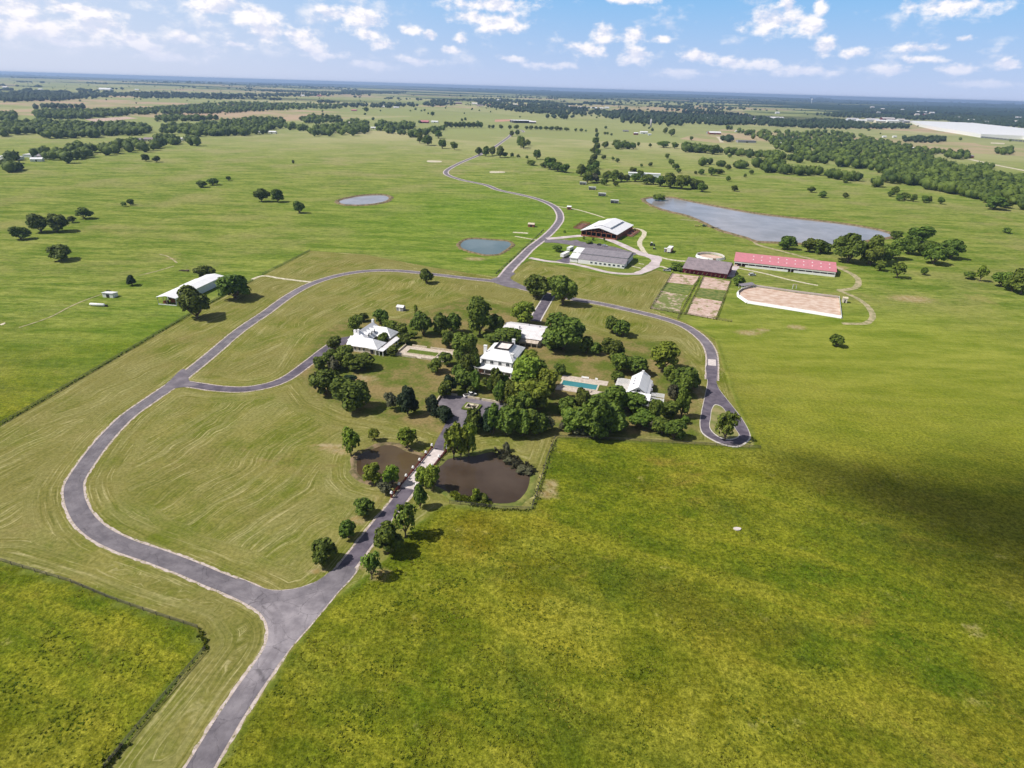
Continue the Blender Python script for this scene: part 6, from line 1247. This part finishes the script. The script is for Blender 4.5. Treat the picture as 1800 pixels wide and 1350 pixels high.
row([(998, 188, 6, 5, .6, 'white', 'white_roof_x'), (1019, 190, 9, 5, .5, 'white', 'white_roof_x'), (1031, 190.5, 7, 5, .6, 'white', 'white_roof_x'), (1044, 191, 10, 5, .5, 'white', 'white_roof_x'), (1057, 191.5, 7, 5, .6, 'white', 'white_roof_x'), (1067, 191, 7, 7, .6, 'bluewhite', 'white_roof_x')], 'in a straight row before the dark far wood', 'row of far white buildings')
row([(920, 216.5, 30, 8, .9, 'dark', 'white_roof_x', .3), (903, 215.5, 9, 5, .8, 'grey', 'grey_roof'), (936, 217, 11, 5, .6, 'dark', 'lav_roof')], 'at the ranch ending the north road', 'ranch barns ending the north road', 'ranch_barn', 'barn')
row([(1118, 237, 7, 5, .6, 'redwall', 'white_roof_x'), (1132, 235.5, 12, 5, .5, 'white', 'white_roof_x'), (1142, 238, 5, 3.5, .6, 'bluewhite', 'lav_roof'), (1100, 231.5, 9, 3, .4, 'grey', 'grey_roof')], 'at the farm below the tall silo', 'farm buildings below the silo')
row([(1257, 236.5, 18, 5, .5, 'timber', 'lav_roof'), (1247, 235, 7, 4, .8, 'grey', 'brown_roof'), (1313, 251, 28, 5, .4, 'grey', 'grey_roof'), (1369, 255, 8, 5, .8, 'white', 'white_roof_x'), (1294, 232, 3, 4, .8, 'white', 'white_roof_x'), (1132, 311.5, 52, 5, .25, 'bluewhite', 'white_roof_x', -.18)], 'between the creek wood and the silo farm', 'farm buildings by the creek wood')
row([(1251, 210.5, 38, 9, .35, 'grey', 'lav_roof'), (1341, 208.5, 44, 10, .35, 'grey', 'grey_roof'), (1366, 211, 20, 9, .4, 'bluewhite', 'lav_roof'), (1367, 200, 6, 8, .6, 'white', 'white_roof_x'), (1328, 212, 12, 6, .4, 'white', 'white_roof_x'), (1500, 213, 16, 9, .5, 'bluewhite', 'lav_roof'), (1514, 215, 12, 9, .5, 'white', 'white_roof_x')], 'in the far industrial strip', 'far industrial sheds', 'factory_shed', 'shed')
row([(1535, 214, 18, 9, .5, 'white', 'lav_roof'), (1548, 216, 14, 9, .5, 'offwhite', 'white_roof_x'), (1562, 212, 18, 10, .4, 'redwall', 'deck'), (1570, 216, 16, 9, .5, 'white', 'white_roof_x'), (1584, 214.5, 10, 12, .5, 'white', 'deck'), (1594, 216, 8, 9, .6, 'grey', 'lav_roof')], 'bunched left of the giant white warehouse', 'buildings beside the giant warehouse', 'town_building', 'building')
row([(1532, 198, 6, 7, .6, 'white', 'white_roof_x'), (1545, 199, 5, 7, .6, 'offwhite', 'white_roof_x'), (1616, 198.5, 5, 9, .8, 'white', 'white_roof_x'), (1625, 199, 7, 9, .6, 'white', 'white_roof_x'), (1639, 200, 6, 9, .6, 'offwhite', 'white_roof_x'), (1613, 203, 6, 8, .6, 'offwhite', 'deck'), (1628, 203, 6, 8, .6, 'redwall', 'deck'), (1552, 193, 5, 8, .6, 'offwhite', 'deck'), (1587, 194, 4, 8, .6, 'white', 'white_roof_x'), (1534, 189.5, 5, 8, .6, 'offwhite', 'deck')], 'on the rise behind the giant warehouse', 'houses behind the giant warehouse')
row([(1685, 209, 8, 8, .6, 'bluewhite', 'lav_roof'), (1710, 214, 11, 8, .5, 'white', 'white_roof_x'), (1733, 217, 8, 8, .6, 'white', 'lav_roof'), (1743, 212, 8, 8, .6, 'bluewhite', 'white_roof_x'), (1752, 215, 7, 8, .6, 'grey', 'brown_roof'), (1764, 217.5, 8, 8, .6, 'grey', 'lav_roof'), (1772, 213, 8, 8, .6, 'white', 'white_roof_x'), (1786, 216, 8, 8, .6, 'offwhite', 'deck'), (1792, 209, 8, 8, .6, 'white', 'lav_roof'), (1770, 222, 8, 7, .6, 'grey', 'brown_roof'), (1788, 223, 8, 7, .6, 'offwhite', 'brown_roof')], 'in the dark wooded suburb at far right', 'houses of the far suburb')
row([(1555, 242, 5, 4, .7, 'white', 'white_roof_x'), (1573, 242, 5, 4, .7, 'white', 'white_roof_x'), (1606, 263, 6, 4, .7, 'white', 'white_roof_x'), (1598, 270, 7, 4, .7, 'bluewhite', 'lav_roof'), (1705, 278, 10, 4.5, .6, 'timber', 'brown_roof'), (1727, 348, 9, 4, .6, 'bluewhite', 'lav_roof')], 'tucked into the creek wood', 'houses in the creek wood')
# giant warehouse
WPx = pts(PU, (600, 492), (1250, 514), (1800, 574), (2400, 650), (2400, 730), (1800, 652), (1350, 634), (1150, 602), (900, 566), (700, 528))
wq = [at(x, y, 12) for x, y in WPx]; wc = np.mean(wq, axis=0); q = [(x-wc[0], y-wc[1]) for x, y in wq]
e = empty('giant_warehouse', (wc[0], wc[1], relief(*wc))); tag(e, 'enormous flat white warehouse stretching to the right picture edge below the town', 'warehouse')
MB().prism(q, 0, 11.5).build('wall', M['white'], e); MB().prism(q, 11.52, 12.3).build('roof', M['white_roof_x'], e)
for i in range(24):
    a, c = np.array(q[4]), np.array(q[6]); p_ = a+(c-a)*(i+.5)/24; MB().box(p_[0]-6, p_[0]+6, p_[1]-4, p_[1]-3, 0, 5).build('loading_door', M['grey'], e)
# silo and water tower
x, y = at(1143.5, 224); e = empty('tall_silo', (x, y, 0)); tag(e, 'tall pale grey silo standing over a small farm in the middle distance', 'silo')
MB().lathe((0, 0, 0), [(3.3, 0), (3.3, 26)], 20).build('barrel', varied('silo concrete', (.35, .34, .36), (.5, .48, .5), .3), e, True); MB().lathe((0, 0, 26.01), [(3.4, 0), (2.6, 1.6), (1.2, 2.6), (.1, 3)], 20).build('dome', M['steel'], e, True)
x, y = at(1425.5, 184); e = empty('water_tower', (x, y, relief(x, y))); tag(e, 'white water tower standing alone near the horizon', 'water tower')
hs = dist3((x, y))/FOC*7; MB().lathe((0, 0, 0), [(hs*.06, 0), (hs*.05, hs*.62)], 14).build('stem', M['white'], e, True); MB().lathe((0, 0, hs*.62), [(hs*.06, 0), (hs*.17, hs*.12), (hs*.18, hs*.22), (hs*.1, hs*.34), (.1, hs*.38)], 18).build('bowl', M['white'], e, True)
x, y = at(*PN(105, 510)); sheet('ranch_sand', gnd(pts(PH, (1350, 252), (1500, 250), (1520, 262), (1350, 272))), varied('red ranch sand', (.45, .22, .15), (.5, .28, .2), .02), .2)
sheet('ploughed_field', gnd(pts(PV, (890, 358), (1100, 345), (1330, 330), (1460, 348), (1200, 372), (1000, 385))), M['pen_dirt'], .2); sheet('dry_field', gnd(pts(PU, (1450, 722), (1600, 730), (1590, 742), (1450, 735))), M['track'], .21)
sheet('pale_field', gnd(pts(PH, (190, 90), (400, 92), (410, 98), (200, 96))), M['track'], .22)

# ------------------------------------------------------------------ pale stones and small things in the near meadow
x, y = at(1296, 930.5); e = MB(); r = np.random.default_rng(3)
b = MB(); b.prism([(1.15*math.cos(t)*(1+.15*math.sin(3*t)), .75*math.sin(t)) for t in np.linspace(0, 5.9, 12)], 0, .35); o_ = b.build('pale_boulder', M['concrete']); o_.location = (x, y, 0); tag(o_, 'single pale boulder lying in the open meadow right of centre', 'boulder')

# ------------------------------------------------------------------ tufts of rough grass in the near meadow and the near left field
def tuft_fn(g, b, t):
    p = g.n('ShaderNodeNewGeometry').outputs['Position']
    c = g.mix(g.ramp(g.noise(p, 0.06, 6, 0.65), 0.38, 0.62), (0.150, 0.205, 0.015), (0.300, 0.300, 0.030))
    c = g.mix(g.ramp(g.noise(p, 1.3, 3, 0.6), 0.35, 0.65), g.vm('MULTIPLY', c, (0.75, 0.78, 0.7)), g.vm('MULTIPLY', c, (1.35, 1.3, 1.6)))
    t.links.new(c, b.inputs['Base Color']); tl = g.n('ShaderNodeBsdfTranslucent', {'Color': c}); mx = g.n('ShaderNodeMixShader', {0: 0.5, 1: b.outputs[0], 2: tl.outputs[0]}); t.links.new(mx.outputs[0], t.nodes['Material Output'].inputs['Surface'])
M['tuft'] = mat('rough grass tufts', tuft_fn, rough=0.95, spec=0.1)
r = np.random.default_rng(41); K = 90000
tx = r.uniform(-110, 150, K); ty = 66+195*r.uniform(0, 1, K)**1.35; ok = (np.abs(tx) < ty*0.95+25) & ~inside(tx, ty, [tuple(q) for q in mown_w]) & (seg_dist(tx, ty, mown_w, True) > 0.8)
ns = np.sin(tx*.21+2*np.sin(ty*.13))*np.sin(ty*.27+1.7*np.sin(tx*.11)); ok &= r.uniform(-1, 1, K) < ns*.35-.05-1.3*np.clip((ty-120)/110, 0, 1)-np.where(tx < -40, .35, 0)
tx, ty = tx[ok], ty[ok]; n = len(tx); h = r.uniform(.06, .20, n)*(1+.5*ns[ok]); VV = []; a0 = r.uniform(0, 3.14, n)
for k in range(3):
    a = a0+k*1.05; w_ = h*r.uniform(1.0, 1.9, n); dx, dy = np.cos(a)*w_, np.sin(a)*w_; lx, ly = r.uniform(-1.3, 1.3, n)*h, r.uniform(-1.3, 1.3, n)*h
    VV.append(np.stack([np.stack([tx-dx*.6, ty-dy*.6, 0*h], 1), np.stack([tx+dx*.6, ty+dy*.6, 0*h], 1), np.stack([tx+dx+lx, ty+dy+ly, h*.8], 1), np.stack([tx-dx+lx, ty-dy+ly, h], 1)], 1))
V = np.concatenate(VV).reshape(-1, 3); F = np.arange(len(V)).astype(np.int32)
me = bpy.data.meshes.new('grass_tufts'); me.vertices.add(len(V)); me.vertices.foreach_set('co', V.ravel()); me.loops.add(len(F)); me.loops.foreach_set('vertex_index', F); me.polygons.add(len(F)//4)
me.polygons.foreach_set('loop_start', np.arange(0, len(F), 4)); me.polygons.foreach_set('loop_total', np.full(len(F)//4, 4)); me.update(calc_edges=True); me.materials.append(M['tuft'])
tag(link('grass_tufts', me), 'uneven tufts of rough grass across the near meadow', 'grass', kind='stuff'); print('tufts', n)

# ------------------------------------------------------------------ clouds overhead (above the picture) whose shade falls on the land
def cloud_fn(g, b, t):
    p = g.n('ShaderNodeTexCoord').outputs['Object']; ln = g.vm('LENGTH', g.vm('MULTIPLY', p, (1, 1, 0)))
    a = g.m('SUBTRACT', g.m('ADD', g.ramp(ln, 1.0, .0), g.m('MULTIPLY', g.m('SUBTRACT', g.noise(p, 2.2, 4, .5), .5), .45)), 0.0, clamp=True)
    tr = g.n('ShaderNodeBsdfTransparent'); mx = g.n('ShaderNodeMixShader', {0: g.m('MULTIPLY', a, .68), 1: tr.outputs[0], 2: b.outputs[0]}); t.links.new(mx.outputs[0], t.nodes['Material Output'].inputs['Surface'])
M['cloud'] = mat('cloud', cloud_fn, color=(.9, .9, .92), rough=1)
def cloud(px, py, L_, W_, a, hgt=700, k=0):
    x, y = at(px, py); t = hgt/sv.z; x += sv.x*t; y += sv.y*t; v0, f0 = IC[2]; r = np.random.default_rng(k+9)
    b = MB(); b.v = [(q[0]*1.0, q[1]*1.0, max(q[2], -.25)*.35) for q in v0*(1+r.uniform(-.05, .05, (len(v0), 1)))]; b.f = [tuple(q) for q in f0]
    o_ = b.build('cloud', M['cloud'], None, True); o_.location = (x, y, hgt); o_.scale = (L_, W_, min(L_, W_)*.6); o_.rotation_euler = (0, 0, a); tag(o_, 'unseen cloud above the frame casting shade on the fields', 'cloud', kind='stuff')
cloud(1870, 940, 90, 64, R(-14), 620, 1); cloud(1640, 885, 78, 24, R(-28), 620, 2)
cloud(1250, 203, 1500, 420, R(-8), 1100, 4); cloud(350, 171, 1900, 400, 0, 1150, 6); cloud(1750, 208, 1300, 350, R(-10), 1150, 7)  # far-off clouds, out of view, added to dapple the distant land with shade

# ------------------------------------------------------------------ haze
hb = MB().box(-38000, 38000, -3400, 33000, -1.5, 128); ho = hb.build('haze', None); tag(ho, kind='stuff')
hm = bpy.data.materials.new('haze air'); hm.use_nodes = True; hm.node_tree.nodes.clear()
pv = hm.node_tree.nodes.new('ShaderNodeVolumePrincipled'); pv.inputs['Color'].default_value = (.46, .66, 1.0, 1); pv.inputs['Density'].default_value = 7.0e-5; pv.inputs['Anisotropy'].default_value = .2
mo = hm.node_tree.nodes.new('ShaderNodeOutputMaterial'); hm.node_tree.links.new(pv.outputs[0], mo.inputs['Volume']); ho.data.materials.append(hm)
sc.cycles.volume_bounces = 0
